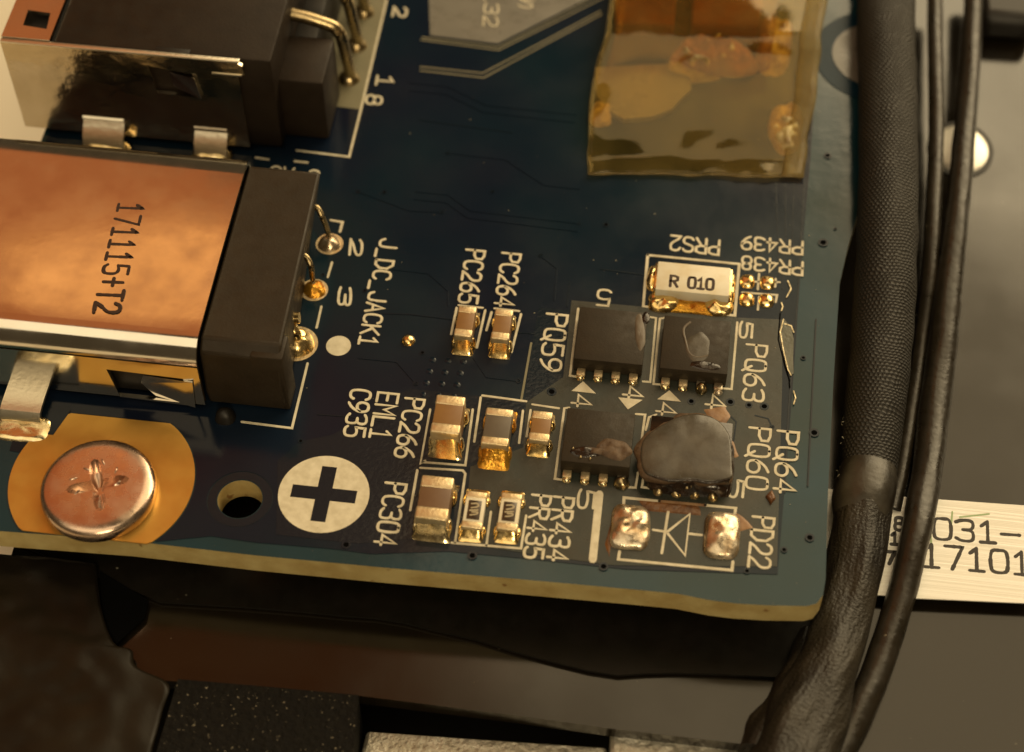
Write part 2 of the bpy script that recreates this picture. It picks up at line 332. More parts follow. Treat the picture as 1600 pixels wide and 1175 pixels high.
def slab(name, pts, z, th, m, parent=None, jitter=0.0):
    return prism(name, [[(p[0], p[1]) for p in pts]], z - th, z, m, parent)

def thing(name, label, cat, loc=(0, 0, 0), group=None):
    o = bpy.data.objects.new(name, None); C.objects.link(o); o.empty_display_size = 1.0
    o['label'] = label; o['category'] = cat
    if group: o['group'] = group
    return o
def tag(o, label, cat, group=None):
    o['label'] = label; o['category'] = cat
    if group: o['group'] = group
    return o
def struct(o): o['kind'] = 'structure'; return o

# printed strokes -------------------------------------------------
def smooth_line(pts, it=2):
    for _ in range(it):
        q = [pts[0]]
        for a, b in zip(pts, pts[1:]):
            q.append((a[0] * .75 + b[0] * .25, a[1] * .75 + b[1] * .25)); q.append((a[0] * .25 + b[0] * .75, a[1] * .25 + b[1] * .75))
        q.append(pts[-1]); pts = q
    return pts
def stroke(vs, fs, pts, w, z0, h):
    """a raised line of ink with chamfered edges and blunt round ends; pts are (x, y)"""
    pts = [Vector(p) for p in pts]; q = [pts[0]]
    for p in pts[1:]:
        if (p - q[-1]).length > 1e-4: q.append(p)
    if len(q) < 2: return
    d0 = (q[1] - q[0]).normalized(); d1 = (q[-1] - q[-2]).normalized(); r = w / 2
    rows = [(q[0] - d0 * r * .95, d0, .40), (q[0] - d0 * r * .6, d0, .8)] + [(p, None, 1) for p in q] + [(q[-1] + d1 * r * .6, d1, .8), (q[-1] + d1 * r * .95, d1, .40)]
    base = len(vs); n = len(rows)
    for i, (p, d, sc) in enumerate(rows):
        if d is None:
            a = q[max(0, i - 3)]; b = q[min(len(q) - 1, i - 1)]; j = i - 2
            ta = (q[j] - q[j - 1]).normalized() if j > 0 else d0
            tb = (q[j + 1] - q[j]).normalized() if j < len(q) - 1 else d1
            d = (ta + tb)
            if d.length < 1e-6: d = ta
            d = d.normalized(); sc = min(1.6, 1 / max(0.5, d.dot(ta)))
        nn = Vector((-d.y, d.x)); sc *= 1 + .16 * noise.noise((p.x * 11, p.y * 11, 2.0))
        for off, zz in ((-1, 0), (-.8, 1), (.8, 1), (1, 0)):
            vs.append((p.x + nn.x * off * r * sc, p.y + nn.y * off * r * sc, z0 + (h if zz else 0)))
    for i in range(n - 1):
        for j in range(3):
            a = base + i * 4 + j; fs.append((a, a + 1, a + 5, a + 4))
    fs.append((base, base + 1, base + 2, base + 3)); e = base + (n - 1) * 4; fs.append((e + 3, e + 2, e + 1, e))
G = {
 'P': [((0,0),(0,1),(.6,1),(1,.9),(1,.6),(.6,.47),(0,.47))],
 'R': [((0,0),(0,1),(.6,1),(1,.9),(1,.62),(.6,.5),(0,.5)), ((.45,.5),(1,0))],
 'C': ['s', ((1,.82),(.8,1),(.2,1),(0,.75),(0,.25),(.2,0),(.8,0),(1,.18))],
 'D': [((0,0),(0,1),(.55,1),(1,.72),(1,.28),(.55,0),(0,0))],
 'J': ['s', ((1,1),(1,.25),(.85,0),(.2,0),(0,.25))],
 'A': [((0,0),(.5,1),(1,0)), ((.2,.36),(.8,.36))],
 'K': [((0,0),(0,1)), ((1,1),(.05,.45)), ((.3,.6),(1,0))],
 'E': [((1,1),(0,1),(0,0),(1,0)), ((0,.5),(.8,.5))],
 'M': [((0,0),(0,1),(.5,.45),(1,1),(1,0))],
 'L': [((0,1),(0,0),(1,0))],
 'Q': ['s', ((.5,1),(.1,1),(0,.7),(0,.3),(.1,0),(.9,0),(1,.3),(1,.7),(.9,1),(.5,1)), ((.6,.3),(1.05,-.12))],
 'S': ['s', ((1,.85),(.8,1),(.2,1),(0,.85),(.0,.6),(.5,.5),(1,.4),(1,.15),(.8,0),(.2,0),(0,.15))],
 'T': [((0,1),(1,1)), ((.5,1),(.5,0))],
 'N': [((0,0),(0,1),(1,0),(1,1))],
 'V': [((0,1),(.5,0),(1,1))],
 '0': ['s', ((.5,1),(.1,1),(0,.7),(0,.3),(.1,0),(.9,0),(1,.3),(1,.7),(.9,1),(.5,1))],
 '1': [((.15,.78),(.5,1),(.5,0)), ((.1,0),(.9,0))],
 '2': ['s', ((0,.8),(.2,1),(.85,1),(1,.75),(.9,.5),(.3,.25),(0,0)), ((0,0),(1,0))],
 '3': ['s', ((0,.9),(.3,1),(.9,1),(1,.75),(.85,.54),(.4,.54)), ((.4,.54),(.9,.52),(1,.25),(.9,0),(.3,0),(0,.12))],
 '4': [((.75,0),(.75,1),(0,.3),(1,.3))],
 '5': ['s', ((.95,1),(.1,1),(.1,1),(.05,.55),(.1,.56),(.6,.62),(1,.5),(1,.12),(.75,0),(.2,0),(0,.12))],
 '6': ['s', ((.85,1),(.4,.85),(0,.5),(0,.2),(.2,0),(.8,0),(1,.2),(1,.42),(.75,.58),(.3,.56),(.05,.4))],
 '7': [((0,1),(1,1),(.4,0))],
 '8': ['s', ((.5,.53),(.1,.55),(.05,.8),(.2,1),(.8,1),(.95,.8),(.9,.55),(.5,.53)), ((.5,.53),(.05,.5),(0,.2),(.2,0),(.8,0),(1,.2),(.95,.5),(.5,.53))],
 '9': ['s', ((.15,0),(.6,.15),(1,.5),(1,.8),(.8,1),(.2,1),(0,.8),(0,.58),(.25,.42),(.7,.44),(.95,.6))],
 '_': [((0,-.12),(.9,-.12))], '-': [((0,.45),(1,.45))], '+': [((.1,.5),(.9,.5)), ((.5,.12),(.5,.88))], '.': [((.4,0),(.5,0))], ' ': [],
}
def lettering(name, s, p0, p1, up, cap, m, parent, z=0.0, w=0.115, h=0.014, gap=0.34, dash=None, slant=0.0, split=False):
    """s set from p0 to p1 along the baseline; up = direction of the letters' tops"""
    vs, fs = [], []; p0, p1 = Vector(p0[:2]), Vector(p1[:2]); d = p1 - p0; up = Vector(up)
    n = len(s); cw = d.length / (n * (1 + gap) - gap) if n else 0; d.normalize(); rnd = random.Random(s); k = 0
    for i, ch in enumerate(s):
        g = G[ch]; sm = bool(g) and g[0] == 's'
        for st in g[1 if sm else 0:]:
            line = smooth_line(list(st)) if sm else list(st)
            pl = [p0 + d * (i * cw * (1 + gap) + (q[0] + slant * q[1]) * cw) + up * (q[1] * cap) for q in line]
            if dash:
                # short separate dabs, as a stamp or a dot printer leaves them
                acc, cur = 0.0, [pl[0]]; runs = []
                fine = []
                for a, b in zip(pl, pl[1:]):
                    kk = max(1, int((b - a).length / 0.02)); fine += [a + (b - a) * (j / kk) for j in range(kk)]
                fine.append(pl[-1]); on = True; run = [fine[0]]; ln = 0.0
                for a, b in zip(fine, fine[1:]):
                    ln += (b - a).length
                    if on: run.append(b)
                    if ln > (dash[0] if on else dash[1]):
                        if on and len(run) > 1: runs.append(run)
                        on = not on; ln = 0.0; run = [b]
                if on and len(run) > 1: runs.append(run)
                for r_ in runs: k += 1; stroke(vs, fs, r_, w * rnd.uniform(.85, 1.15), z - 0.006, 0.006 + h + 0.0006 * (k % 7))
            else:
                k += 1; stroke(vs, fs, pl, w * rnd.uniform(.94, 1.06), z - 0.006, 0.006 + h + 0.0007 * (k % 7))
        if split and vs:
            from_py(name, vs, fs, m, parent, 0); vs, fs = [], []
    if not split: return from_py(name, vs, fs, m, parent, 0)
def line(name, pts, w, m, parent, z=0.0, h=0.012, closed=False):
    vs, fs = [], []; pts = [(p[0], p[1]) for p in pts]
    stroke(vs, fs, pts + ([pts[0]] if closed else []), w, z - 0.006, 0.006 + h)
    return from_py(name, vs, fs, m, parent, 0)

# ------------------------------------------------------------------ the setting: laptop tray under the board, table beyond
def aty(px, py, Y):
    d = ROT.transposed() @ Vector(((px - PW / 2) / FPX, (py - PH / 2) / FPX, 1.0))
    return CAM + d * ((Y - CAM.y) / d.y)
ZP = -3.0
plate_loop = [(-17.5, 40), (45, 40), (45, -10.2)] + [tuple(at(x, y, ZP)[:2]) for x, y in ((1600, 1215), (1165, 1163), (950, 1138), (800, 1117), (560, 1087), (240, 1062))] + [(-17.5, -12.6)]
struct(prism('laptop_tray', [plate_loop], ZP - 0.6, ZP, 'plate'))
struct(prism('table', [[(-220, -120), (200, -120), (200, 260), (-220, 260)]], -16.0, -15.0, 'cream'))
struct(prism('laptop_case_floor', [[(-18.2, -40), (60, -40), (60, 30), (-18.2, 30)]], -8.4, -7.6, 'plastic_deep'))

# dark film painting the shade below the board's edge, its free edge waves
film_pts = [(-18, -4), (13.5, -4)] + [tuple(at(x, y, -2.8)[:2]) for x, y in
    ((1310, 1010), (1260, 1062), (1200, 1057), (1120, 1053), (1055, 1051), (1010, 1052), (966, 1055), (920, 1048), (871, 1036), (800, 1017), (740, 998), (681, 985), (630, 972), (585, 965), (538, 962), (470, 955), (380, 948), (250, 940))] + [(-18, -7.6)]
o = prism('shade_film', [film_pts], -2.92, -2.8, 'film_shade')
tag(o, 'dark wavy-edged film that paints the shade below the circuit board', 'film')

# wrinkled dark sheet in the lower left corner
film_r = catmull([(150, 880), (156, 940), (168, 985), (182, 1008), (205, 1014), (212, 1040), (262, 1066), (252, 1110), (235, 1175), (215, 1250)], 6)
vs, fs = [], []; nx = 40; ny = len(film_r) - 1
for j, (rx_, ry_) in enumerate(film_r):
    for i in range(nx + 1):
        t = i / nx; px_x = -90 + (rx_ + 90) * t; py_y = 858 + (1250 - 858) * (j / ny) * (1 - t) + (ry_ - 858) * t
        q = at(px_x, py_y, -2.5)
        vs.append((q.x, q.y, -2.52 + .16 * noise.noise((q.x * .32, q.y * .4, 1.7)) + .09 * noise.noise((q.x * 1.1, q.y * 1.3, 4.1)) - .1 * t ** 6))
for j in range(ny):
    for i in range(nx): a = j * (nx + 1) + i; fs.append((a, a + 1, a + nx + 2, a + nx + 1))
o = from_py('crumpled_film', vs, fs, 'film_gloss', None, 60)
sol = o.modifiers.new('thickness', 'SOLIDIFY'); sol.thickness = 0.06
tri = prism('notch_shade', [[tuple(at(x, y, -2.75)[:2]) for x, y in ((156, 892), (232, 938), (226, 965), (182, 1006), (160, 985))]], -2.80, -2.75, 'hole_dark', o)  # black plate in place of the shaded opening under the sheet
tag(o, 'wrinkled dark brown plastic sheet with a black-painted notch left of the black foam', 'sheet')

# foam pad, slot and rough silver strips along the lower edge
fp = [tuple(at(x, y, -2.5)[:2]) for x, y in ((278, 1061), (420, 1073), (560, 1086), (556, 1130), (545, 1240), (225, 1240))]
bm = bmesh.new()
o = prism('foam_pad', [fp], -7.6, -2.5, 'foam'); tag(o, 'sparkling black foam pad at the lower edge beside the silver strip', 'foam pad')
def strip(px, z, label):
    pts = [tuple(at(x, y, z)[:2]) for x, y in px]
    o = prism('metal_strip', [pts], z - 1.4, z, 'rough_metal')
    md = o.modifiers.new('soft edge', 'BEVEL'); md.width = 0.12; md.segments = 2; md.limit_method = 'ANGLE'
    return tag(o, label, 'metal strip', 'rough silver strips along the lower edge')
strip([(572, 1142), (700, 1151), (949, 1168), (949, 1260), (545, 1260)], -4.2, 'rough grainy silver strip right of the black foam pad')
strip([(953, 1143), (1168, 1164), (1150, 1260), (955, 1260)], -3.6, 'brighter silver strip ending beside the black cables')
o = prism('black_block', [[tuple(at(x, y, -1.5)[:2]) for x, y in ((1536, 26), (1620, 32), (1630, -60), (1528, -60))]], -3.0, -1.5, 'plastic_deep')
md = o.modifiers.new('soft edge', 'BEVEL'); md.width = 0.5; md.segments = 3
tag(o, 'black plastic block in the upper right corner', 'plastic block')

# rivet on the tray
rv = thing('rivet', 'silver domed rivet on the tray behind the two thin wires', 'rivet')
c = at(1500, 234, ZP)
blob('head', (c.x, c.y, ZP), 1.28, 1.5, 0.24, 'rivet', rv, n=40, rings=10, power=0.55)
prism('collar', [circle(c.x, c.y, 1.42, 40, 1.64)], ZP - 0.01, ZP + 0.05, 'plastic_deep', rv)

# dimple in the tray and a second far recess edge
# ------------------------------------------------------------------ circuit board
board = thing('circuit_board', 'dark blue circuit board with pale lettering and a tan cut edge', 'circuit board')
edge_px = [(200, 845), (400, 868), (600, 887), (800, 904), (900, 913), (1000, 922), (1060, 928), (1110, 938), (1150, 943), (1200, 946), (1262, 947), (1276, 943), (1286, 930), (1290, 905), (1294, 766), (1302, 600), (1307, 520), (1312, 443), (1325, 385), (1343, 323), (1352, 250)]
outline = [(-20.7, 24), (-20.7, -8.95), (-17, -8.95)] + [tuple(at(x, y)[:2]) for x, y in edge_px] + [(13.5, 16), (13.5, 24)]
HC, HR = at(375, 780), 0.80
TH = 1.05
lam = prism('laminate', [outline, circle(HC.x, HC.y, HR, 40)], -TH, 0.0, 'mask_bare', board, side='fr4')
for i, (a, b) in enumerate([(1.16, HR)]):
    prism('hole_ring', [circle(HC.x, HC.y, a, 40), circle(HC.x, HC.y, HR + 0.03, 40)], -0.01, 0.012, 'mask_trace', board)
ZC, ZS = 0.022, 0.036            # top of copper under mask, top of the hot patch
px_ = lambda L: [tuple(at(x, y)[:2]) for x, y in L]
SC = (-14.0, -6.45)              # screw
pour = [(-20.5, 23.9)] + [(-20.5, -3.4), (-17.7, -3.4), (-17.65, -5.6)] + [(SC[0] + 3.37 * math.cos(t), min(-3.68, SC[1] + 3.37 * math.sin(t))) for t in [math.radians(a) for a in range(166, -50, -8)]] \
    + px_([(330, 838), (400, 848), (520, 858), (580, 866), (700, 862), (830, 874), (980, 890), (1215, 898), (1236, 640), (1250, 440), (1259, 330), (1266, 250), (1276, 100), (1284, 0)]) + [(11.6, 23.9)]
prism('copper_pour', [pour, circle(HC.x, HC.y, 1.18, 40)], 0.002, ZC, 'mask_pour', board)
hot = px_([(893, 470), (1003, 480), (1006, 482), (1150, 497), (1222, 500), (1222, 600), (1214, 886), (960, 884), (840, 868), (724, 850), (735, 730), (818, 700), (822, 630), (880, 590)])
prism('heat_stained_mask', [hot], ZC - 0.01, ZS, 'mask_hot', board)
o = prism('copper_pour', [px_([(830, 545), (820, 628), (735, 618), (640, 608), (520, 680), (470, 690), (434, 720), (432, 836), (560, 850), (650, 842), (660, 720), (735, 725), (818, 695), (876, 600), (889, 485), (842, 482)])], ZC - 0.01, ZC + 0.009, 'mask_bare', board)
o.data.materials.clear(); o.data.materials.append(M('mask_trace'))
# grey plate painting light reflected off the mask and the double traces beside it, near the top
sheen_loop = px_([(668, -60), (672, 56), (778, 69), (862, 27), (935, -10), (940, -60)])
prism('sheen_plane', [sheen_loop], ZC - 0.01, ZC + 0.02, 'tin_and_sheen_grey', board)
for L in ([(660, 59), (779, 74), (862, 32), (960, -20)], [(658, 63), (779, 79), (866, 36), (965, -14)], [(657, 105), (754, 115), (850, 65), (938, 18)], [(657, 111), (756, 122), (852, 70), (940, 23)]):
    line('trace', px_(L), 0.075, 'silk_dim', board, z=ZC, h=0.012)
# ridges of traces under the mask
for L, w in (([(655, 188), (720, 197), (800, 208)], .05), ([(938, 421), (1004, 430)], .06), ([(830, 537), (814, 628)], .09), ([(800, 520), (834, 522)], .05), ([(890, 440), (886, 480)], .05),
             ([(1212, 282), (1218, 440), (1206, 470)], .05), ([(1227, 284), (1228, 380), (1222, 452)], .05), ([(1240, 284), (1238, 400)], .04), ([(1257, 284), (1246, 470), (1232, 640), (1226, 770)], .06), ([(1275, 500), (1268, 640), (1262, 760)], .07),
             ([(496, 648), (546, 652), (600, 660)], .05), ([(570, 490), (640, 492), (706, 500)], .04)):
    line('trace', px_(L), w, 'mask_trace' if w != .09 else 'silk_dim', board, z=ZC, h=0.02)
for L in ([(650, 300), (700, 305), (735, 330), (905, 350)], [(648, 312), (697, 317), (731, 341), (902, 362)], [(560, 300), (640, 330), (690, 332)], [(700, 240), (790, 250), (850, 290), (905, 296)], [(560, 560), (620, 566), (650, 600)],
          [(600, 420), (670, 428), (700, 455), (700, 478)], [(845, 400), (870, 420), (866, 470)], [(640, 130), (700, 136), (760, 165), (900, 180)], [(640, 142), (698, 148), (756, 176), (898, 192)], [(1130, 640), (1150, 660), (1146, 690)], [(1180, 650), (1200, 655), (1206, 668)], [(740, 560), (760, 590), (810, 596)]):
    line('trace', px_(L), .07, 'mask_pour', board, z=ZC, h=.022)
# vias
def via(x, y, r=0.10):
    c = at(x, y); prism('via', [circle(c.x, c.y, r * 1.7, 14), circle(c.x, c.y, r, 14)], ZC - 0.01, ZS + 0.012, 'mask_trace', board)
    prism('via_hole', [circle(c.x, c.y, r * 0.98, 12)], ZC - 0.01, ZS + 0.004, 'hole_dark', board)
for x, y, r in ((1293, 244, .10), (1286, 380, .12), (1272, 677, .11), (1265, 841, .10), (1194, 636, .10), (1170, 634, .08), (1080, 628, .09), (1141, 629, .10), (862, 613, .11), (541, 852, .10), (738, 869, .10), (943, 886, .10), (1167, 893, .07), (947, 352, .08), (1305, 358, .04), (660, 552, .06), (601, 301, .06), (505, 430, .05), (560, 300, .06), (690, 332, .06), (700, 240, .06), (905, 350, .05), (650, 600, .06), (600, 420, .06), (845, 400, .06), (810, 596, .06), (570, 455, .05), (585, 470, .05), (470, 690, .06), (770, 300, .05), (1206, 668, .06), (1255, 560, .06), (1230, 720, .07), (1225, 860, .07)):
    via(x, y, r)
for r in range(4):
    for k in range(3):
        c = at(676 + 24 * k - 5 * r, 563 + 18 * r + 1.5 * k); blob('via', (c.x, c.y, ZC), .16, .16, .03, 'mask_pour', board, n=12, rings=3)

# screw land, plated
land = [(SC[0] + 3.32 * math.cos(t), max(-8.85, min(-3.72, SC[1] + 3.32 * math.sin(t)))) for t in [2 * math.pi * i / 90 for i in range(90)]]
land = [(x, y) for x, y in land]
prism('screw_land', [land], 0.0, 0.05, 'copper_gold', board)
prism('screw_land_mask', [[(-17.7, -3.6), (-15.9, -3.6), (-16.25, -4.75), (-17.7, -4.75)]], 0.03, 0.062, 'mask_pour', board)

SILK = 'silk'
def txt(s, a, b, up, cap, m=SILK, w=0.112, gap=0.34, z=ZS, **k): return lettering('silkscreen_text', s, at(*a, z), at(*b, z), up, cap, m, board, z=z, w=w, gap=gap, h=0.014, **k)
def out(L, w=0.115, m=SILK, z=ZS, h=0.012): return line('silkscreen_outline', [at(x, y, z) for x, y in L], w, m, board, z=z, h=h)
E_, S_ = (1, 0), (0, -1)
for s, a, b, up, cap in (
    ('J_DC_JACK1', (595, 373), (560, 538), E_, .68), ('PC265', (729, 390), (716, 472), E_, .72), ('PC264', (785, 395), (773, 477), E_, .72),
    ('PQ59', (855, 490), (843, 577), E_, .78), ('PQ63', (1167, 538), (1160, 625), E_, .76), ('PQ60', (1171.5, 668), (1165, 763), E_, .76), ('PQ64', (1215.5, 673), (1209, 768), E_, .75),
    ('PD22', (1176.5, 807), (1169, 885), E_, .75), ('PR435', (832, 773), (818, 870), E_, .66), ('PR434', (866, 776), (855, 874), E_, .70), ('PC266', (634, 622), (616, 713), E_, .70),
    ('EML1', (591, 613), (577, 684), E_, .76), ('C935', (549, 608), (537, 680), E_, .74), ('PC304', (603, 754), (585, 850), E_, .74),
    ('PRS2', (1124, 376), (1049, 368), S_, .74), ('PR439', (1254, 378), (1160, 369), S_, .66), ('PR438', (1254, 410), (1160, 400), S_, .66),
    ('5', (955, 454), (935, 452), S_, .78), ('5', (1157, 503), (1155, 527), E_, .46), ('5', (905, 765), (902, 793), E_, .56), ('5', (1141, 748), (1138, 776), E_, .50),
    ('2', (548, 374), (546, 398), E_, .47), ('3', (530, 449), (528, 476), E_, .47), ('2', (616, 11), (613, 25), E_, .58), ('1', (590, 117), (587, 134), E_, .70), ('8', (573, 148), (571, 162), E_, .66),
    ('4', (895, 616), (893, 634), E_, .72), ('4', (976, 603), (973, 621), E_, .72), ('4', (1028, 629), (1025, 647), E_, .72), ('4', (1105, 616), (1102, 637), E_, .72)):
    txt(s, a, b, up, cap)
txt('L32', (758, -14), (755, 40), E_, .62, z=ZC + 0.02, w=.075)
txt('2', (812, -2), (834, 1), (0, -1), .5, z=ZC + 0.02, w=.07)
txt('CV', (420, 277), (455, 281), (0, 1), .62, w=.10); txt('C', (480, 283), (495, 285), (0, 1), .62, w=.10)
out([(400, 246), (419, 249)]); out([(461, 252), (480, 254)]); out([(517, 344), (535, 347), (531, 362)])
W_ = .10
for L in ([(604, 0), (563, 174), (545.5, 245), (464, 235)], [(518.7, 410), (512, 433)], [(502, 479), (494.5, 512)], [(480.4, 568), (456, 669), (378, 659)],
          [(903.4, 482.5), (890.6, 587), (904, 589)], [(1014, 495), (1025, 497), (1016, 597), (1005, 596)], [(1037, 497), (1031, 498), (1021, 600), (1033, 601)], [(1152, 504), (1143, 608), (1131, 607)],
          [(889, 637), (881.7, 638), (867, 748), (880, 750)], [(994, 647), (1008, 648), (1002, 690)], [(997, 738), (993, 762), (980, 761)], [(1025, 648), (1014, 652), (1009, 672)], [(1006, 742), (1003, 761), (1018, 763)],
          [(1158, 440), (1218, 441)], [(1186, 428), (1184, 452)], [(1212, 436), (1211, 448)], [(1160, 457), (1214, 461), (1212, 472)], [(1186, 464), (1184, 484)],
          [(713.5, 481), (705, 522)], [(717, 477), (754, 481)], [(758, 485), (745, 543)], [(768, 488), (760, 516)], [(773, 482), (811, 486)], [(814, 491), (799, 550)],
          [(664, 720), (657, 724), (672, 640)], [(738.5, 640), (727, 727), (660, 722)], [(652, 735), (641, 797)], [(657, 731), (723, 735), (727, 740), (711, 848)], [(706, 848), (814, 857), (822, 806)], [(760, 852), (767, 800)],
          [(754, 618), (822, 627)], [(751, 621), (741, 690)], [(817, 642), (811, 692)], [(832, 632), (873, 638)], [(829, 641), (823, 682)]):
    out(L, W_)
line('silkscreen_outline', [at(x, y, ZS) for x, y in ((1012, 398.5), (1155, 412.5), (1148, 493), (1005, 478.5))], .12, SILK, board, z=ZS, closed=True)
out([(974, 793), (975, 777.5), (1030, 783)], .12); out([(1030, 783), (1102, 789.5)], .12, 'silk_burnt'); out([(1102, 789.5), (1149.5, 794), (1147, 808)], .12)
out([(968, 862), (966, 874), (1143.5, 891), (1145, 878)], .12)
for i, L in enumerate(([(1044, 799), (1034, 864)], [(1042.5, 831), (1078, 803), (1070.5, 868), (1042, 832)], [(1021, 828), (1041, 831)], [(1076, 834), (1096, 836)])): out(L, .115, h=.012 + .0008 * i)
o = out([(936.6, 772), (926, 874)], .30); o.name = 'silkscreen_bar'
for T in ([(911, 596), (893, 611), (931, 615)], [(966, 621), (1004, 625), (981, 640)], [(1046, 610), (1027, 624), (1064, 628)]):
    prism('silkscreen_triangle', [[tuple(at(x, y, ZS)[:2]) for x, y in T]], ZS - .01, ZS + .013, SILK, board)
c = at(529, 541); prism('silkscreen_dot', [circle(c.x, c.y, .47, 28)], ZC - .01, ZC + .014, SILK, board)
c = at(506, 772.5); a, b = 1.17, .27
cross = [(b, b), (a, b), (a, -b), (b, -b), (b, -a), (-b, -a), (-b, -b), (-a, -b), (-a, b), (-b, b), (-b, a), (b, a)]
prism('silkscreen_plus_mark', [circle(c.x, c.y, 1.63, 48), [(c.x + x, c.y + y) for x, y in cross]], ZC - .01, ZC + .016, SILK, board)
# white printed field, shade painted into its dim colour, along the upper left port
prism('silkscreen_field', [px_([(612, -40), (604, 0), (566, 172), (500, 164), (520, -40)])], ZC - .01, ZC + .012, 'silk_dim', board)

# bare solder pads with nothing on them
for k, (x, y) in enumerate(((1168, 441), (1199, 443), (1167, 469), (1197, 471))):
    c = at(x, y); blob('solder_pad', (c.x, c.y, ZS), .30, .33, .20, 'solder_gold', board, n=16, rings=5, sq=3, nz=.2, seed=k * 3.1)
c = at(638, 533); blob('solder_dot', (c.x, c.y, ZC), .27, .27, .2, 'solder_gold', board, n=16, rings=5, seed=2)
c = at(984, 826); blob('solder_pad', (c.x, c.y, ZS), .70, .92, .34, 'solder_dull', board, n=44, rings=14, sq=4.5, nz=.26, seed=5.3, power=.35)
c = at(1127, 838); blob('solder_pad', (c.x, c.y, ZS), .64, .96, .40, 'solder_dull', board, n=44, rings=14, sq=4.5, nz=.18, seed=8.9, power=.4)
# brown flux left by heating
def smear(pts, m, z=ZS + .004, h=.03, seed=0):
    c = [sum(p[0] for p in pts) / len(pts), sum(p[1] for p in pts) / len(pts)]
    P = []
    for a, b in zip(pts, pts[1:] + pts[:1]):
        for j in range(4):
            t = j / 4; x, y = a[0] + (b[0] - a[0]) * t, a[1] + (b[1] - a[1]) * t
            k = 1 + .16 * noise.noise((x * .09 + seed, y * .09, seed)); P.append((c[0] + (x - c[0]) * k, c[1] + (y - c[1]) * k))
    vs, fs = [], []; n = len(P)
    for ring, zz in ((1.0, 0), (.9, .7), (.6, 1.0), (.25, .9)):
        for x, y in P:
            q = at(c[0] + (x - c[0]) * ring, c[1] + (y - c[1]) * ring, z)
            vs.append((q.x, q.y, z + h * zz * (1 + .5 * noise.noise((q.x * 2, q.y * 2, seed))) - .004))
    for r in range(3):
        for i in range(n): fs.append((r * n + i, r * n + (i + 1) % n, (r + 1) * n + (i + 1) % n, (r + 1) * n + i))
    fs.append(tuple(3 * n + i for i in range(n)))
    o = from_py('flux_stain', vs, fs, m, board, 60); return o
smear([(1100, 640), (1134, 634), (1140, 650), (1128, 672), (1108, 660)], 'flux_tan', seed=1)
smear([(1150, 802), (1162, 808), (1176, 824), (1152, 832)], 'flux_tan', seed=2)
smear([(1120, 672), (1146, 690), (1154, 712), (1140, 720)], 'flux_tan', seed=3)
smear([(1196, 776), (1206, 766), (1212, 780), (1204, 790)], 'flux', seed=4, h=.12)
smear([(945, 850), (960, 800), (955, 850), (952, 870)], 'flux', seed=5, h=.02)
smear([(1000, 782), (1090, 790), (1098, 806), (1010, 798)], 'flux', seed=6, h=.012)
# torn strip of the mask beside PQ63
scar = [(1224, 498), (1236, 512), (1240, 530), (1239, 560), (1240, 584), (1234, 588), (1229, 570), (1224, 548), (1221, 525)]
prism('torn_mask', [[tuple(at(x, y, ZS)[:2]) for x, y in scar]], ZS - .01, ZS + .03, 'scar', board)
for L in ([(1231, 440), (1236, 452), (1229, 465)], [(1224, 500), (1219, 520), (1224, 548), (1231, 578), (1236, 587)], [(1226, 507), (1236, 510), (1240, 520)], [(1221, 486), (1223, 480), (1221, 474)], [(1240, 612), (1243, 622), (1240, 632)]):
    line('torn_edge', [at(x, y, ZS) for x, y in L], .055, 'scar_gold', board, z=ZS + .015, h=.03)
line('torn_edge', [at(x, y, ZS) for x, y in ((1219, 490), (1216, 530), (1227, 574), (1233, 592), (1234, 606))], .06, 'hole_dark', board, z=ZS, h=.01)
# upper right mounting land
c = at(1372, 88)
prism('mounting_land', [[(min(13.42, x), y) for x, y in circle(c.x, c.y, 2.75, 80)]], 0.001, 0.03, 'mask_deep', board)
prism('mounting_land', [[(min(13.40, x), y) for x, y in circle(c.x, c.y, 1.95, 80)]], 0.02, 0.06, 'tin_and_sheen_grey', board)
# grime specks and lint on the board
rnd = random.Random(4)
vs, fs = [], []
for k in range(42):
    q = at(rnd.uniform(440, 1290), rnd.uniform(130, 890), ZS); r = rnd.choice((.012, .016, .02, .03)); b0 = len(vs)
    for j in range(5): a = j * 1.2566 + k; vs.append((q.x + r * math.cos(a), q.y + r * math.sin(a) * rnd.uniform(.6, 1), ZS - .004))
    vs.append((q.x, q.y, ZS + r * .8))
    for j in range(5): fs.append((b0 + j, b0 + (j + 1) % 5, b0 + 5))
o = from_py('dust', vs, fs, 'fuzz', board, 0); o['kind'] = 'stuff'

# ------------------------------------------------------------------ screw
sc = thing('screw', 'shiny cross-recess screw on the round gold land', 'screw')
hx, hy = at(152, 758, .65)[:2]; SR = 2.06
prof = [(0, .62), (.35, .70), (.8, .70), (1.22, .70), (1.6, .69), (1.84, .665), (1.95, .61), (2.03, .52), (2.06, .36), (2.06, .2), (2.0, .05)]
vs, fs = [], []; n = 56
for r, z in prof[1:]:
    for i in range(n): a = 2 * math.pi * i / n; vs.append((hx + r * math.cos(a), hy + r * math.sin(a), z))
for k in range(len(prof) - 2):
    for i in range(n): fs.append((k * n + i, k * n + (i + 1) % n, (k + 1) * n + (i + 1) % n, (k + 1) * n + i))
fs = [f for f in fs]
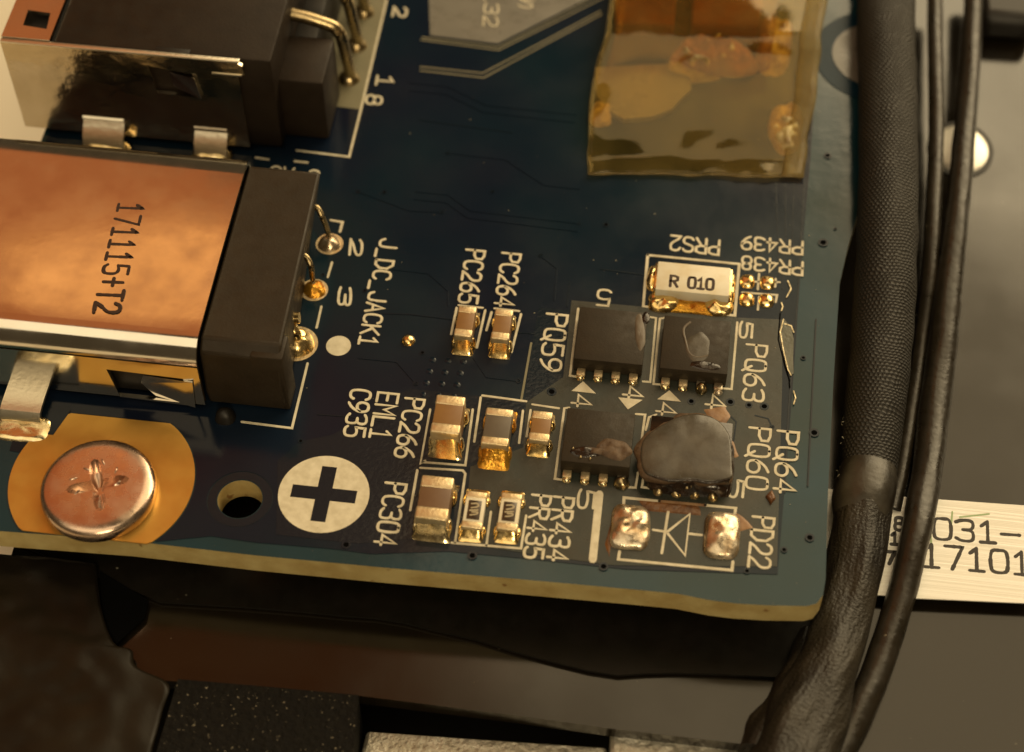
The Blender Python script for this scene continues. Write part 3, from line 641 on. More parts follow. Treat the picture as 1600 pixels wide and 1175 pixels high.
# worn cross recess: a ring of points pulled into a four-armed hollow
ctr = len(vs); rec = []
for lev, (sc_, z) in enumerate(((1.0, .70), (.93, .56), (.70, .30), (.25, .14))):
    for i in range(48):
        a = 2 * math.pi * i / 48 + .35
        arm = abs(math.cos(2 * (a - .35))) ** 3.2
        r = (.34 + .78 * arm) * sc_ * (1 + .12 * noise.noise((math.cos(a) * 2, math.sin(a) * 2, 3.3)))
        vs.append((hx + r * math.cos(a), hy + r * math.sin(a), z - .0))
top = bmesh.new(); bv = [top.verts.new(v) for v in vs]
for f in fs[n * 2:]: top.faces.new([bv[i] for i in f])
# cap between recess rim and the head's inner ring
ring_in = [bv[2 * n + i] for i in range(n)]; ring_rec = [bv[ctr + i] for i in range(48)]
es = [top.edges.get((ring_in[i], ring_in[(i + 1) % n])) or top.edges.new((ring_in[i], ring_in[(i + 1) % n])) for i in range(n)]
es += [top.edges.new((ring_rec[i], ring_rec[(i + 1) % 48])) for i in range(48)]
bmesh.ops.triangle_fill(top, use_beauty=True, use_dissolve=False, edges=es)
bmesh.ops.delete(top, geom=[v for v in top.verts if not v.link_faces], context='VERTS')
from_bm('head', top, 'screw_steel', sc, 35)
v2 = vs[ctr:]; f2 = []
for k in range(3):
    for i in range(48): f2.append((k * 48 + i, k * 48 + (i + 1) % 48, (k + 1) * 48 + (i + 1) % 48, (k + 1) * 48 + i))
f2.append(tuple(144 + i for i in range(48)))
from_py('recess', [(x, y, z) for x, y, z in v2], f2, 'screw_steel', sc, 25)
for k in range(6):     # burrs raised by a slipping driver
    a = k * .7 + .2; r = .72 + .3 * ((k * 37) % 5) / 5
    blob('burr', (hx + r * math.cos(a), hy + r * math.sin(a), .70), .16, .045, .05, 'screw_steel', sc, n=10, rings=3, rz=a + .6, nz=.5, seed=k)

# ------------------------------------------------------------------ chip parts
def fillet(name, cx, y_in, y_out, w, h, m, parent, seed=0):
    vs, fs = [], []; nu, nv = 10, 8
    for j in range(nv + 1):
        t = j / nv
        for i in range(nu + 1):
            u = i / nu * 2 - 1
            edge = (1 - abs(u) ** 6)
            z = h * ((1 - t) ** 1.7 * .85 + .15 * (1 - t * t)) * (.35 + .65 * edge) * (1 + .14 * noise.noise((u * 1.3 + seed, t * 1.6, seed)))
            x = cx + u * w / 2 * (1 + .08 * t); y = y_in + (y_out - y_in) * t * (1 - .06 * abs(u) ** 3)
            vs.append((x, y, ZC + (z if (0 < i < nu and j < nv) else -.01)))
    for j in range(nv):
        for i in range(nu): a = j * (nu + 1) + i; fs.append((a, a + 1, a + nu + 2, a + nu + 1))
    return from_py(name, vs, fs, m, parent, 60)
def two_terminal(name, label, cat, px, L, W, H, body, group=None, term='terminal', sold=('solder_gold', 'solder_gold'), tf=.24, ext=.34, side=True, seed=0):
    t = thing(name, label, cat, group=group); c = at(px[0], px[1], H); x, y = c.x, c.y; z0 = ZC
    box('body', (x, y, (H + z0) / 2), (W - .03, L - .06, H - z0 - .02), body, t, .04)
    for s in (1, -1):
        box('end_cap', (x, y + s * (L / 2 - L * tf / 2), (H + z0) / 2 + .006), (W + .02, L * tf, H - z0 + .012), term, t, .07, 3)
        fillet('solder_fillet', x, y + s * (L / 2 - .05), y + s * (L / 2 + ext), W * 1.16, H * .78, sold[0 if s > 0 else 1], t, seed + s)
        if side:
            for q in (1, -1): 
                b = blob('solder_fillet', (x + q * (W / 2 + .01), y + s * (L / 2 - L * tf / 2), ZC), .13, L * tf * .75, H * .45, sold[0 if s > 0 else 1], t, n=14, rings=4, nz=.4, seed=seed + q + 3 * s)
    return t, x, y
two_terminal('capacitor', 'small tan capacitor directly below the PC265 marking', 'capacitor', (727, 501), 1.45, .68, .80, 'cap_brown', 'tan ceramic capacitors', seed=1)
two_terminal('capacitor', 'small tan capacitor directly below the PC264 marking', 'capacitor', (784.5, 506), 1.45, .68, .80, 'cap_brown', 'tan ceramic capacitors', seed=4)
two_terminal('capacitor', 'large tan capacitor beside the PC266 marking', 'capacitor', (700, 647), 1.68, 1.05, 1.20, 'cap_brown', 'tan ceramic capacitors', sold=('solder_gold', 'solder'), seed=7, tf=.26)
two_terminal('ferrite_bead', 'grey-bodied bead between the large tan and the smallest tan capacitor', 'ferrite bead', (777, 666), 1.62, .98, .90, 'cap_grey', sold=('solder_amber', 'solder_amber'), seed=10, ext=.55, tf=.22)
two_terminal('capacitor', 'smallest tan capacitor next to the lower left black chip', 'capacitor', (845, 665), 1.32, .74, .65, 'cap_brown', 'tan ceramic capacitors', seed=13, tf=.27)
two_terminal('capacitor', 'large dark brown capacitor beside the PC304 marking', 'capacitor', (679, 777), 1.80, 1.14, 1.0, 'cap_dark', 'tan ceramic capacitors', sold=('solder_gold', 'solder'), seed=16, tf=.28)
for px, lab, sd in (((741, 796), 'small framed chip resistor right of the dark brown capacitor', 20), ((796, 798.5), 'small framed chip resistor left of the PR435 marking', 23)):
    t, x, y = two_terminal('chip_resistor', lab, 'resistor', px, 1.55, .74, .45, 'ceramic', 'small framed chip resistors', seed=sd, tf=.2, ext=.36)
    g = box('glass_window', (x, y - .02, .452), (.46, .78, .03), 'resistor_glass', t, .01)
    for k, L in enumerate((((-.12, .22), (.10, .26), (.14, .12), (-.10, .05)), ((-.14, -.06), (.12, -.02)), ((-.1, -.25), (.12, -.2), (.14, -.1), (-.05, -.12)))):
        line('printed_mark', [(x + a, y + b) for a, b in smooth_line(list(L), 1)], .07, 'ink_pale', g, z=.467, h=.006 + .001 * k)

# current sense resistor
t = thing('sense_resistor', 'white ceramic resistor printed R 010 under the PRS2 marking', 'resistor')
H = .62; c = at(1083.5, 435, H); W, L = 2.82, 1.42
b = box('body', (c.x, c.y, H / 2 + .03), (W, L, H - .06), 'ceramic', t, .05)
for s in (-1, 1): box('end_cap', (c.x + s * (W / 2 - .02), c.y, H / 2), (.20, L - .10, H - .03), 'solder_gold', t, .05)
a0, a1 = at(1047, 447, H), at(1114, 453, H)
lettering('printed_text', 'R 010', a0, a1, (0, 1), .52, 'ink_brown', b, z=H, w=.13, h=.006, gap=.30, split=True)
q = at(1018, 466); blob('solder_joint', (c.x - W / 2 + .35, c.y - L / 2 - .15, ZC), .62, .46, .30, 'solder_gold', t, n=24, rings=7, sq=3, nz=.5, seed=31)
blob('solder_joint', (c.x + W / 2 - .35, c.y - L / 2 - .12, ZC), .58, .44, .30, 'solder_gold', t, n=24, rings=7, sq=3, nz=.5, seed=33)
blob('solder_joint', (c.x - W / 2 - .1, c.y + .25, ZC), .28, .62, .34, 'solder_gold', t, n=24, rings=7, sq=3, nz=.4, seed=35)
blob('solder_joint', (c.x + W / 2 + .06, c.y + .1, ZC), .20, .72, .40, 'solder_gold', t, n=24, rings=7, sq=3, nz=.4, seed=37)
blob('flux_pool', (c.x, c.y - L / 2 - .18, ZC), 1.45, .40, .16, 'solder_amber', t, n=40, rings=8, sq=4, nz=.5, seed=39)

# power chips
def chip(label, px, W, L, H=.78, pins=True, burnt=()):
    t = thing('power_chip', label, 'chip', group='square black power chips'); c = at(px[0], px[1], H); x, y = c.x, c.y
    b = box('body', (x, y, H / 2 + .03), (W, L, H - .06), 'chip', t, .035)
    if pins:
        for k in range(4):
            px_x = x - .975 + .65 * k
            m = 'solder_dull' if k in burnt else 'terminal'
            box('pin', (px_x, y - L / 2 - .14, .13), (.33, .34, .18), m, t, .05)
            blob('solder_joint', (px_x, y - L / 2 - .30, ZC), .19, .17, .16, 'solder' if k not in burnt else 'solder_dull', t, n=12, rings=4, nz=.4, seed=k + px[0])
    return t, b, x, y, H
t, b, x, y, H = chip('black chip left of the pair below the R 010 resistor', (955, 524), 2.56, 2.48)
blob('glue_smear', (x + 1.05, y + .25, H), .20, .85, .05, 'cap_grey', t, n=24, rings=6, nz=.7, seed=41, z0=-.004, rz=.12)
blob('glue_smear', (x + 1.22, y + 1.0, H), .16, .3, .06, 'chip_char', t, n=16, rings=5, nz=.7, seed=42, z0=-.004)
t, b, x, y, H = chip('black chip directly beneath the R 010 resistor with a clear dried smear', (1087, 538), 2.50, 2.50, burnt=(2, 3))
S2 = [(1079, 503), (1068, 514), (1071, 533), (1078, 552), (1092, 558), (1106, 555)]
tube('glue_smear', [(*at(a, q_, H)[:2], H + .0, .05) for a, q_ in S2], 'cap_grey', t, n=8, flat=.5, wob=.6, k=4)
blob('glue_smear', (x + .1, y - .15, H), .45, .75, .025, 'chip_melt', t, n=24, rings=6, nz=.6, seed=44, z0=-.003)
blob('glue_smear', (x + .35, y - .95, H), .6, .22, .06, 'chip_char', t, n=24, rings=6, nz=.7, seed=45, z0=-.01)
blob('solder_ball', (x + .37, y - 1.52, ZC), .23, .23, .40, 'lead', t, n=16, rings=6, seed=1)
t, b, x, y, H = chip('black chip with brown burnt patch beside the smallest tan capacitor', (935, 683), 2.46, 2.34, burnt=(3,))
blob('burnt_patch', (x + .65, y - .48, H), .66, .46, .10, 'burnt', t, n=32, rings=9, nz=.8, seed=51, z0=-.01, power=.4)
blob('burnt_patch', (x - .45, y - .70, H), .55, .22, .09, 'chip_char', t, n=32, rings=8, nz=.9, seed=52, z0=-.01)
blob('burnt_patch', (x - .1, y - .62, H), .5, .16, .10, 'burnt', t, n=32, rings=8, nz=.9, seed=53, z0=-.01)
for k, (dx, dy) in enumerate(((-.85, -.62), (-.55, -.95), (-.2, -.98))): blob('solder_ball', (x + dx, y + dy, H), .06, .06, .09, 'lead', t, n=10, rings=4)
blob('solder_ball', (x + 1.0, y - 1.42, ZC), .30, .24, .34, 'lead', t, n=18, rings=6, seed=2, nz=.3)
# the melted one
t, b, x, y, H = chip('swollen melted chip with a smooth grey-brown dome above the diode symbol', (1078, 700), 2.95, 2.55, H=.76, pins=False)
for k in range(4): blob('solder_joint', (x - .98 + .65 * k, y - 1.52, ZC), .20, .2, .2, 'lead', t, n=14, rings=5, nz=.5, seed=k * 2.2)
tube('dome_lip', [(*at(a, q_, .80), .05) for a, q_ in ((1020, 744), (1046, 751), (1078, 750), (1110, 754), (1140, 749))], 'chip_char', t, n=8, wob=.5, k=4)
b.data.materials.clear(); b.data.materials.append(M('chip_char'))
dome = [(1001, 712), (1003, 692), (1014, 677), (1040, 660), (1068, 648), (1098, 647), (1120, 655), (1135, 671), (1142, 690), (1144, 728), (1142, 747), (1110, 752), (1078, 748), (1046, 750), (1014, 742), (1004, 730)]
vs, fs = [], []; P = [at(a, q_, .82) for a, q_ in dome]; n = len(P)
P = [Vector(v) for v in catmull([tuple(p) for p in P + [P[0]]], 4)[:-1]]; n = len(P); cc = sum(P, Vector()) / n
lv = [(1.0, .66), (1.0, .79), (.985, .825), (.95, .84), (.6, .85), (.3, .855)]
for sc_, z in lv:
    for p in P:
        q = cc + (p - cc) * sc_; vs.append((q.x, q.y, z + .035 * noise.noise((q.x * 1.5, q.y * 1.5, 7.7)) * (z > .7)))
for k in range(len(lv) - 1):
    for i in range(n): fs.append((k * n + i, k * n + (i + 1) % n, (k + 1) * n + (i + 1) % n, (k + 1) * n + i))
fs.append(tuple((len(lv) - 1) * n + i for i in range(n)))
from_py('melted_dome', vs, fs, 'chip_melt', t, 70)
vk = []
for sc_, z in ((1.03, .50), (1.05, .62), (1.03, .74), (.9, .79)):
    for p in P:
        q = cc + Vector((-.10, .05, 0)) + (p - cc) * sc_ * (1 + .10 * noise.noise((p.x * 2, p.y * 2, 1.1))); vk.append((q.x, q.y, z))
from_py('melted_skirt', vk, [(k * n + i, k * n + (i + 1) % n, (k + 1) * n + (i + 1) % n, (k + 1) * n + i) for k in range(3) for i in range(n)], 'burnt', t, 70)
blob('charred_rim', (x + .05, y - 1.14, ZC), 1.55, .46, .66, 'chip_char', t, n=44, rings=8, sq=3.5, nz=.5, seed=61)
blob('charred_rim', (x + 1.42, y - .3, ZC), .26, 1.1, .55, 'chip_char', t, n=40, rings=8, sq=3, nz=.4, seed=62)
blob('charred_rim', (x - .95, y + 1.12, ZC), .55, .36, .5, 'flux', t, n=36, rings=8, nz=.8, seed=63)
for k, (dx, dy, r) in enumerate(((.18, -1.42, .09), (.02, -1.5, .06), (-.7, 1.2, .06))): blob('solder_ball', (x + dx, y + dy, .45), r, r, r * 1.5, 'solder', t, n=10, rings=4)
# ------------------------------------------------------------------ barrel-plug power jack with its bright shell
def wall_xz(name, loops, y0, y1, m, parent):
    o = prism(name, loops, 0, 1, m, parent)
    for v in o.data.vertices: v.co = Vector((v.co.x, y0 + (y1 - y0) * v.co.z, v.co.y))
    return o
def sheet_profile(name, prof, x0, x1, th, m, parent, n=1):
    """a bent sheet: profile of (y, z) swept along x"""
    P = [Vector(p) for p in prof]; nr = []
    for i in range(len(P)):
        d = (P[min(i + 1, len(P) - 1)] - P[max(i - 1, 0)]).normalized(); nr.append(Vector((-d.y, d.x)))
    vs, fs = [], []; xs = [x0 + (x1 - x0) * i / n for i in range(n + 1)]; k = len(P)
    for x in xs:
        for i in range(k): vs.append((x, P[i].x, P[i].y))
        for i in range(k): q = P[i] + nr[i] * th; vs.append((x, q.x, q.y))
    for s in range(n):
        a, b = s * 2 * k, (s + 1) * 2 * k
        for i in range(k - 1):
            fs.append((a + i, a + i + 1, b + i + 1, b + i)); fs.append((a + k + i, a + k + i + 1, b + k + i + 1, b + k + i))
        fs.append((a, b, b + k, a + k)); fs.append((a + k - 1, b + k - 1, b + 2 * k - 1, a + 2 * k - 1))
    for e in (0, n * 2 * k):
        for i in range(k - 1): fs.append((e + i, e + i + 1, e + k + i + 1, e + k + i))
    return from_py(name, vs, fs, m, parent, 35)
jack = thing('power_jack', 'power jack with mirror-bright shell stamped 171115+T2 and black plastic end', 'power jack')
JZ, JS, JN, JE = 3.6, -3.0, 6.5, at(388, 247, 3.6).x
arc = [(JS + .95 - .95 * math.sin(t), JZ - .95 + .95 * math.cos(t)) for t in [math.radians(a) for a in range(0, 91, 7)]]
ntop = 14
prof = [(JN, .4), (JN, JZ - .5), (JN - .12, JZ - .15), (JN - .4, JZ)] + [(JN - .4 + (JS + .95 - JN + .4) * i / ntop, JZ + .05 * math.sin(math.pi * i / ntop)) for i in range(1, ntop)] + arc
sh = sheet_profile('shell', prof, -24.0, JE, .16, 'shell', jack, n=12)
w0 = [aty(x, y, JS) for x, y in ((166, 577), (286, 592), (298, 634), (188, 620))]
win = [(p.x, p.z) for p in w0]
sw = wall_xz('shell_side', [[(-24, JZ - .94), (JE, JZ - .94), (JE, .42), (-24, .42)], win], JS + .16, JS, 'shell', jack)
zc_, zlo, zhi = (win[1][1] + win[2][1]) / 2, win[2][1], win[1][1]
sp = from_py('spring_tongue', [(win[1][0] + .35, JS - .03, zhi - .05), (win[0][0] + (win[1][0] - win[0][0]) * .45, JS + .22, zhi - .22), (win[0][0] + (win[1][0] - win[0][0]) * .38, JS + .3, zc_), (win[3][0] + (win[2][0] - win[3][0]) * .5, JS + .22, zlo + .22), (win[2][0] + .2, JS - .03, zlo + .04),
     (win[1][0] + .35, JS - .09, zhi - .05), (win[0][0] + (win[1][0] - win[0][0]) * .45, JS + .14, zhi - .22), (win[0][0] + (win[1][0] - win[0][0]) * .38, JS + .22, zc_), (win[3][0] + (win[2][0] - win[3][0]) * .5, JS + .14, zlo + .22), (win[2][0] + .2, JS - .09, zlo + .04)],
     [(0, 1, 2, 3, 4), (9, 8, 7, 6, 5), (0, 1, 6, 5), (1, 2, 7, 6), (2, 3, 8, 7), (3, 4, 9, 8), (4, 0, 5, 9)], 'shell', sw, 30)
box('cavity', (-17.6, 1.7, 1.8), (12.6, 8.6, 2.9), 'plastic_deep', jack, .05)
# plastic end with chamfered lower front
PE = -8.0
vs = []
x0 = JE + .02
for x, sh_ in ((x0, 0), (PE, 1)):
    for y, z in ((6.35, .05), (6.35, 3.15), (6.2, 3.35), (-2.1, 3.35), (-2.55, 3.0), (-2.75, .9), (-2.6, .05)):
        vs.append((x - (.75 if (sh_ and z < 3.1 and y > -2) else .15 if sh_ and y > 0 else 0), y, z))
fs = [tuple(range(7)), tuple(range(13, 6, -1))] + [(i, (i + 1) % 7, 7 + (i + 1) % 7, 7 + i) for i in range(7)]
ob = from_py('plastic_end', vs, fs, 'plastic', jack, 30)
md = ob.modifiers.new('soft edge', 'BEVEL'); md.width = .10; md.segments = 2; md.limit_method = 'ANGLE'
box('end_post', (PE - .48, -2.05, 1.6), (1.2, 1.1, 3.1), 'plastic', jack, .08)
blob('locating_peg', (at(352, 655).x, at(352, 655).y + .05, ZC), .38, .34, .5, 'plastic_deep', jack, n=20, rings=5, sq=2.5)
# leads bent down to three solder joints
for k, (sx, sy, jx, jy, r, mm) in enumerate(((499, 316, 515, 382, .46, 'solder_dull'), (481, 392, 491, 454, .46, 'solder_amber'), (452, 520, 463, 538, .70, 'solder_gold'))):
    j = at(jx, jy); a = at(sx, sy, 1.9)
    if k < 2: tube('lead', [(PE - .6, a.y + .05, 1.55, .12), (a.x - .1, a.y, 1.55, .12), (a.x + .1, a.y - .2, 1.25, .12), (j.x - .08, j.y + .25, .5, .11), (j.x, j.y, .05, .11)], 'lead', jack, n=8, k=5)
    else: tube('lead', [(PE - .1, j.y + .35, 1.2, .22), (j.x - .30, j.y + .28, 1.1, .22), (j.x + .0, j.y + .02, .8, .22), (j.x + .08, j.y - .05, .2, .22)], 'solder_gold', jack, n=12, k=5)
    prism('joint_land', [circle(j.x, j.y, r * 1.18, 28)], ZC - .01, ZC + .02, 'terminal', jack)
    blob('solder_joint', (j.x, j.y, ZC + .01), r, r, r * (.7 if k < 2 else .85), mm, jack, n=28, rings=9, power=.8, nz=.35, seed=70 + k)
# soldered shell tab on the left
tx = at(32, 645, .36).x
tb = sheet_profile('mounting_tab', [(JS + .02, .36), (-3.85, .36), (-4.06, .32), (-4.16, .2), (-4.2, .03)], tx - .75, tx + .75, -.16, 'shell_edge', jack)
c = at(34, 678); blob('tab_solder', (c.x - .05, c.y + .25, 0), 1.15, .62, .16, 'solder', jack, n=30, rings=6, sq=4, nz=.2, seed=80, power=.3)
# ink stamp on the shell
a0, a1 = at(186, 318, JZ + .04), at(146, 487, JZ + .04)
lettering('stamped_text', '171115+T2', (a0.x, a0.y), (a1.x, a1.y), ((a0 - a1).cross(Vector((0, 0, 1))).normalized()[:2]), .92, 'ink_brown', sh, z=JZ + .042, w=.14, h=.012, gap=.42, dash=(.30, .07), split=True)

# ------------------------------------------------------------------ the port connector behind it
port = thing('port_connector', 'black port connector with a metal side and bent leads behind the jack', 'connector')
HZ, HY = 5.0, 9.97
xw, xe = at(2, 62, HZ).x, at(378, 97, HZ).x
w0 = [aty(x, y, HY) for x, y in ((232, 104), (300, 116), (313, 153), (246, 145))]
wl = [(p.x, p.z) for p in w0]
ps = wall_xz('shell_side', [[(xw, HZ), (xe - .25, HZ), (xe, HZ - .15), (xe + .05, HZ - .6), (xe - .2, HZ - .75), (xe - .2, .3), (xw, .3)], wl], HY + .16, HY, 'shell_wavy', port)
rim = box('shell_rim', ((xw + xe) / 2 - .05, HY + .10, HZ + .03), (xe - xw - .1, .22, .10), 'shell_edge', port, .04)
from_py('spring_tongue', [(wl[1][0] + .1, HY - .06, wl[1][1] - .1), (wl[0][0] + .75, HY + .25, wl[0][1] - .35), (wl[3][0] + .65, HY + .25, wl[3][1] + .3), (wl[2][0] + .1, HY - .06, wl[2][1] + .06), (wl[1][0] + .1, HY - .14, wl[1][1] - .1), (wl[0][0] + .75, HY + .16, wl[0][1] - .35), (wl[3][0] + .65, HY + .16, wl[3][1] + .3), (wl[2][0] + .1, HY - .14, wl[2][1] + .06)],
        [(0, 1, 2, 3), (7, 6, 5, 4), (0, 1, 5, 4), (1, 2, 6, 5), (2, 3, 7, 6), (3, 0, 4, 7)], 'shell', ps, 30)
box('shell_slot', (at(345, 117, HZ).x, HY - .01, at(345, 117).z + 4.35), (1.2, .06, .10), 'shell_edge', ps, .02)
fx = at(88, 40, HZ).x
flap_h = [tuple(at(x, y, HZ + .1)[:2]) for x, y in ((44, 16), (79, 21), (73, 46), (36, 40))]
prism('shell_flap', [[(xw, HY + .22), (fx, HY + .22), (fx + .05, 24), (xw, 24)], flap_h], HZ - .05, HZ + .12, 'shell', port)
hx0 = at(430, 70, HZ).x
hs = box('housing', ((fx + hx0) / 2 + .05, HY + .28 + 7, HZ / 2 + .05), (hx0 - fx - .1, 14, HZ - .15), 'plastic_port', port, .12)
box('housing_core', ((xw + fx) / 2, HY + 7.2, HZ / 2 - .1), (fx - xw - .1, 13.4, HZ - .6), 'plastic_deep', port, .05)
kx = at(272, 74, HZ); box('key_slot', (kx.x, HY + .32, HZ - .03), (1.35, .34, .14), 'plastic_deep', hs, .02)
lb = at(505, 222); box('front_ledge', ((hx0 + lb.x) / 2, lb.y + 1.35, 1.72), (lb.x - hx0 + .5, 2.6, 3.2), 'plastic_port', port, .12)
box('rear_block', ((hx0 + lb.x) / 2 - .5, lb.y + 8.2, 1.4), (lb.x - hx0 - .3, 11.5, 2.6), 'plastic_deep', port, .1)
for k in range(4):
    dx, dy = 11.5 * k, -52 * k
    e = at(549 + dx, 124 + dy); b1 = at(527 + dx, 44 + dy, 3.4); s0 = at(438 + dx, 18 + dy, 4.3)
    tube('lead', [(s0.x - .3, b1.y + .05, 4.0, .27), (s0.x + .8, b1.y + .03, 3.85, .27), (b1.x - .5, b1.y + .01, 3.6, .27), (b1.x - .1, b1.y, 3.42, .27), (b1.x + .08, b1.y, 3.1, .26), (b1.x + .15, b1.y * .85 + e.y * .15, 2.6, .26), (e.x, e.y, .05, .24)], 'lead', port, n=10, k=4)
    blob('solder_joint', (e.x - .1, e.y - .02, 0), .50, .46, .46, 'lead', port, n=20, rings=6, power=.7, seed=k)
for x, y, w in ((165, 203, 1.7), (332, 216, 1.35)):
    c = at(x, y, .6)
    sheet_profile('mounting_tab', [(HY + .05, 1.3), (c.y + .25, 1.1), (c.y, .8), (c.y - .3, .55), (c.y - .45, .1)], c.x - w / 2, c.x + w / 2, -.15, 'shell_edge', port)
    blob('tab_solder', (c.x, c.y - .4, 0), w * .62, .5, .3, 'solder', port, n=24, rings=6, sq=3.5, nz=.3, seed=x)

# ------------------------------------------------------------------ amber tape and what it covers
tape_parts = thing('adhesive_tape', 'glossy yellow-brown transparent tape over the upper right board', 'tape')
def sheet(name, rows, cols, fn, m, parent, th=.03):
    vs, fs = [], []
    for j in range(rows + 1):
        for i in range(cols + 1): vs.append(fn(i / cols, j / rows))
    for j in range(rows):
        for i in range(cols): a = j * (cols + 1) + i; fs.append((a, a + 1, a + cols + 2, a + cols + 1))
    o = from_py(name, vs, fs, m, parent, 60)
    if th: md = o.modifiers.new('thickness', 'SOLIDIFY'); md.thickness = th
    return o
def tape_pt(u, v):
    # v: 0 at the lower edge, 1 beyond the top; u left to right
    l = [(919, 272), (919, 215), (926, 130), (945, 55), (962, -60)]; r = [(1256, 276), (1264, 215), (1277, 120), (1285, 55), (1300, -60)]
    k = min(3, int(v * 4)); f = v * 4 - k
    lp = (l[k][0] + (l[k + 1][0] - l[k][0]) * f, l[k][1] + (l[k + 1][1] - l[k][1]) * f); rp = (r[k][0] + (r[k + 1][0] - r[k][0]) * f, r[k][1] + (r[k + 1][1] - r[k][1]) * f)
    x, y = lp[0] + (rp[0] - lp[0]) * u + 5 * noise.noise((u * 3, v * 6, 9.1)), lp[1] + (rp[1] - lp[1]) * u + (4 * noise.noise((u * 8, v * 2, 3.3)) if v < .3 else 0)
    z = .12 + .95 * min(1, max(0, v - .12) * 1.6) + .12 * math.sin(u * 4 + v * 6) * v * (1 - v) * 3 + .14 * noise.noise((u * 2.2, v * 4.5, 2.2)) + .02 * noise.noise((u * 9, v * 9, 5.2))
    if v < .08: z += .10 * (1 - v / .08) * (.5 + .5 * noise.noise((u * 14, 0, 0)))
    p = at(x, y, z); return (p.x, p.y, max(.06, p.z))
sheet('tape_sheet', 40, 44, tape_pt, 'tape_amber', tape_parts)
def rim_pt(u, v): p = tape_pt(0.90 + .10 * u, v); return (p[0] + .02, p[1], p[2] + .02 + .05 * u)
sheet('tape_rim', 40, 3, rim_pt, 'tape_rim', tape_parts)
rim2 = [tape_pt(i / 40, 0) for i in range(41)]
tube('tape_rim', [(p[0], p[1], p[2] + .01, .035 * (1 + .9 * noise.noise((i * .4, 3, 3)))) for i, p in enumerate(rim2)], 'tape_rim', tape_parts, n=6, k=1)
rim3 = [tape_pt(0, i / 40) for i in range(41)]
tube('tape_rim', [(p[0], p[1], p[2] + .01, .02 * (1 + .8 * noise.noise((i * .4, 9, 3)))) for i, p in enumerate(rim3)], 'tape_rim', tape_parts, n=6, k=1)
def brown_pt(u, v):
    p = tape_pt(.04 + .74 * u, .58 + .40 * v + .06 * math.sin(u * 6)); return (p[0], p[1], p[2] - .10)
sheet('under_layer', 16, 20, brown_pt, 'tape_brown', tape_parts, th=.02)
# parts under the tape
for i, (q, lab) in enumerate(((((958, -40), (1060, -40), (1054, 40), (962, 38)), 'left of two amber blocks under the tape at the top'), (((1084, -40), (1196, -40), (1186, 41), (1080, 39)), 'right of two amber blocks under the tape at the top'))):
    pts = [tuple(at(x, y, .72)[:2]) for x, y in q]
    o = prism('amber_block', [pts], .02, .72, 'amber_block'); md = o.modifiers.new('soft edge', 'BEVEL'); md.width = .1; md.segments = 2
    tag(o, lab, 'component', 'amber blocks under the tape')
res = thing('dried_glue', 'lumpy yellow dried glue under the tape beneath the amber blocks', 'glue')
for k, (x, y, rx, ry) in enumerate(((1085, 108, 1.2, .85), (1135, 100, 1.3, .9), (1110, 82, 1.5, .45), (940, 180, .45, .75), (1210, 70, .8, 1.9), (1225, 200, .7, 1.4))):
    c = at(x, y); blob('glue_lump', (c.x, c.y, 0), rx, ry, .75 if k < 3 else .4, 'residue', res, n=36, rings=9, sq=3, nz=.7, seed=90 + k, power=.4)
gt = thing('ground_tab', 'pale grey curved tab lying under the left of the tape', 'metal tab')
pts = [tuple(at(x, y, .3)[:2]) for x, y in ((930, 105), (1040, 100), (1078, 118), (1080, 140), (1066, 152), (1050, 170), (1020, 182), (975, 186), (950, 172), (932, 148))]
prism('plate', [pts], .05, .30, 'tin_and_sheen_grey', gt)

# ------------------------------------------------------------------ cables on the right
sl = thing('sleeved_cable', 'thick black woven-sleeve cable running down past the board, tape-wrapped below', 'cable')
sp_ = [(1384, -70, 1.2), (1385, 60, 1.2), (1388, 200, 1.1), (1387, 330, .7), (1384, 430, .2), (1378, 530, -.5), (1369, 620, -1.1), (1361, 690, -1.6), (1357, 738, -1.9)]
rs = [1.24, 1.22, 1.18, 1.18, 1.18, 1.18, 1.15, 1.10, 1.06]
tube('woven_sleeve', [(*at(x, y, z), r) for (x, y, z), r in zip(sp_, rs)], 'sleeve', sl, n=40, wob=.05, k=10)
wp = [(1359, 705, -1.75, .98), (1353, 760, -1.8, 1.0), (1345, 830, -1.9, 1.02), (1332, 900, -1.95, 1.0), (1318, 960, -1.95, 1.0), (1297, 1030, -1.9, 1.1), (1272, 1095, -1.8, 1.25), (1244, 1165, -1.7, 1.4), (1215, 1240, -1.6, 1.5)]
wr = tube('tape_wrap', [(*at(x, y, z), r) for x, y, z, r in wp], 'wrap', sl, n=36, wob=.16, seed=3, k=9, wfreq=.5)
tube('sheen_collar', [(*at(x, y, z), r) for x, y, z, r in ((1358, 728, -1.8, 1.0), (1355, 748, -1.83, 1.10), (1350, 775, -1.85, 1.13), (1347, 792, -1.86, 1.10), (1345, 812, -1.88, .98))], 'collar_sheen', sl, n=36, wob=.04, seed=3.4, k=6, wfreq=.5)
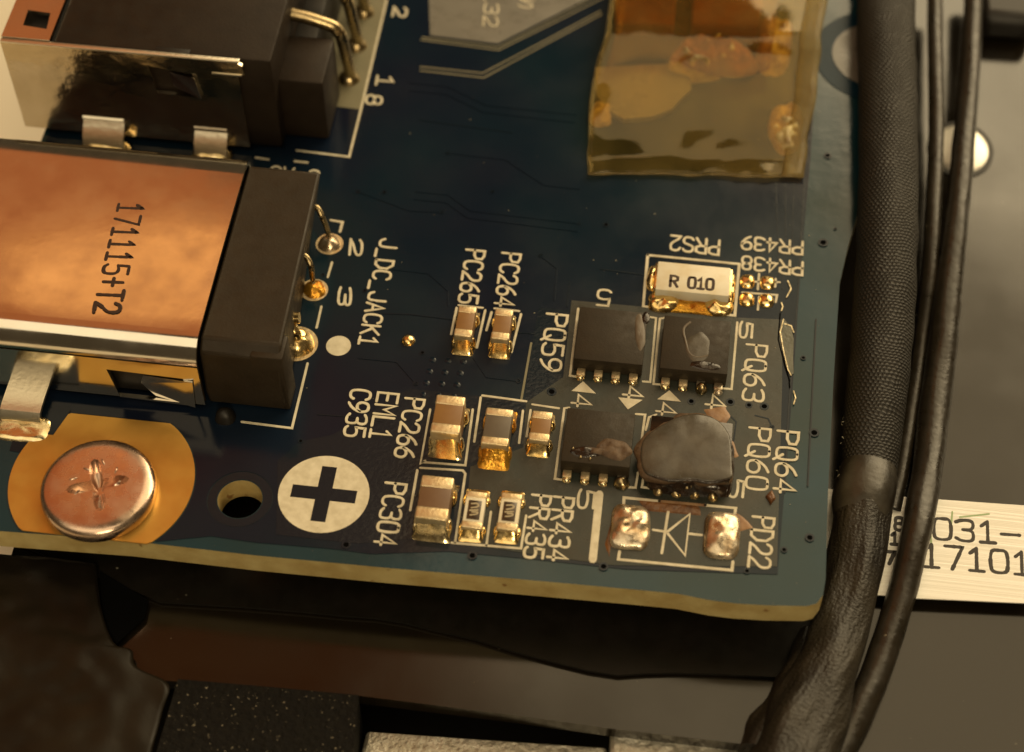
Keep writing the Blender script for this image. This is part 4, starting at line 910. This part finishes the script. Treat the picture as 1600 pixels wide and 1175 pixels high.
# a flap of loose wrap on the left of the bundle and (above) a ring painted paler as sheen where the sleeve ends
tube('tape_wrap', [(*at(x, y, z), r) for x, y, z, r in ((1262, 985, -2.7, .25), (1252, 1040, -2.4, .5), (1228, 1100, -2.3, .7), (1190, 1190, -2.2, .9))], 'wrap', sl, n=18, wob=.4, seed=8, k=8)
fz = bpy.data.objects.new('frayed_threads', None)
rnd = random.Random(11); vs, fs = [], []
bmf = bmesh.new()
for k in range(14):
    y0 = rnd.uniform(640, 742); b0 = at(1321 - (y0 - 640) * .12 + rnd.uniform(0, 5), y0, -1.6 + rnd.uniform(-.3, .3))
    d = Vector((-rnd.uniform(.03, .16), rnd.uniform(-.25, .25), rnd.uniform(-.1, .25))); w = .018
    p = [b0, b0 + d * .5 + Vector((0, .06, 0)), b0 + d]
    q = [bmf.verts.new(v + Vector((0, s * w, 0))) for v in p for s in (-1, 1)] + [bmf.verts.new(v + Vector((0, 0, w * 1.5))) for v in p]
    for i in range(2):
        bmf.faces.new((q[2 * i], q[2 * i + 2], q[7 + i], q[6 + i])); bmf.faces.new((q[2 * i + 1], q[2 * i + 3], q[7 + i], q[6 + i])); bmf.faces.new((q[2 * i], q[2 * i + 1], q[2 * i + 3], q[2 * i + 2]))
bpy.data.objects.remove(fz)
o = from_bm('frayed_threads', bmf, 'fuzz', sl, 0); o['kind'] = 'stuff'
w1 = tube('thin_wire', [(*at(x, y, z), r) for x, y, z, r in ((1461, -70, -.6, .34), (1461, 60, -.6, .34), (1463, 200, -.9, .33), (1458, 330, -1.2, .33), (1452, 430, -1.7, .32), (1441, 530, -2.4, .32), (1425, 640, -2.6, .32), (1408, 740, -2.65, .32), (1395, 800, -2.65, .32))], 'wire', None, n=16, wob=.06, seed=5)
tag(w1, 'thinner black wire between the woven cable and the outer black wire', 'wire', 'thin black wires')
w2 = tube('thin_wire', [(*at(x, y, z), r) for x, y, z, r in ((1521, -70, -1.0, .40), (1519, 60, -1.0, .42), (1508, 200, -1.1, .46), (1496, 330, -1.3, .50), (1484, 430, -1.6, .54), (1474, 530, -2.0, .58), (1460, 640, -2.3, .60), (1448, 740, -2.2, .58), (1432, 830, -1.9, .55), (1411, 920, -2.2, .52), (1383, 1010, -2.4, .52), (1352, 1090, -2.4, .52), (1316, 1165, -2.4, .52), (1280, 1240, -2.4, .52))], 'wire', None, n=18, wob=.08, seed=9)
tag(w2, 'outer black wire, rightmost of the cables, bending down to the lower edge', 'wire', 'thin black wires')

# ------------------------------------------------------------------ white ribbon with printed numbers
RZ = -2.5
rib = thing('ribbon_cable', 'white flat ribbon cable printed 031- and 17101 on the right', 'ribbon cable')
pts = [tuple(at(x, y, RZ)[:2]) for x, y in ((1288, 763), (1420, 777), (1620, 791), (1620, 943), (1420, 934), (1288, 922))]
rb = prism('ribbon', [pts], RZ - .06, RZ, 'ribbon', rib)
def num(s, a, b, cap, m='ink', **k): return lettering('printed_text', s, at(*a, RZ), at(*b, RZ), (0, 1), cap, m, rb, z=RZ, w=.15, h=.008, gap=.30, dash=(.26, .035), split=True, **k)
num('031-', (1459, 842), (1593, 851), .90)
num('17101', (1442, 885), (1611, 899), .95)
num('8', (1398, 828), (1412, 829), .55); num('1', (1392, 850), (1404, 851), .5); num('7', (1384, 880), (1398, 881), .5)
for L in ([(1452, 806), (1455, 848)], [(1488, 800), (1486, 822)], [(1500, 808), (1545, 803)], [(1452, 825), (1444, 828)]):
    line('printed_line', [at(x, y, RZ) for x, y in L], .08, 'ink_green', rb, z=RZ, h=.006)
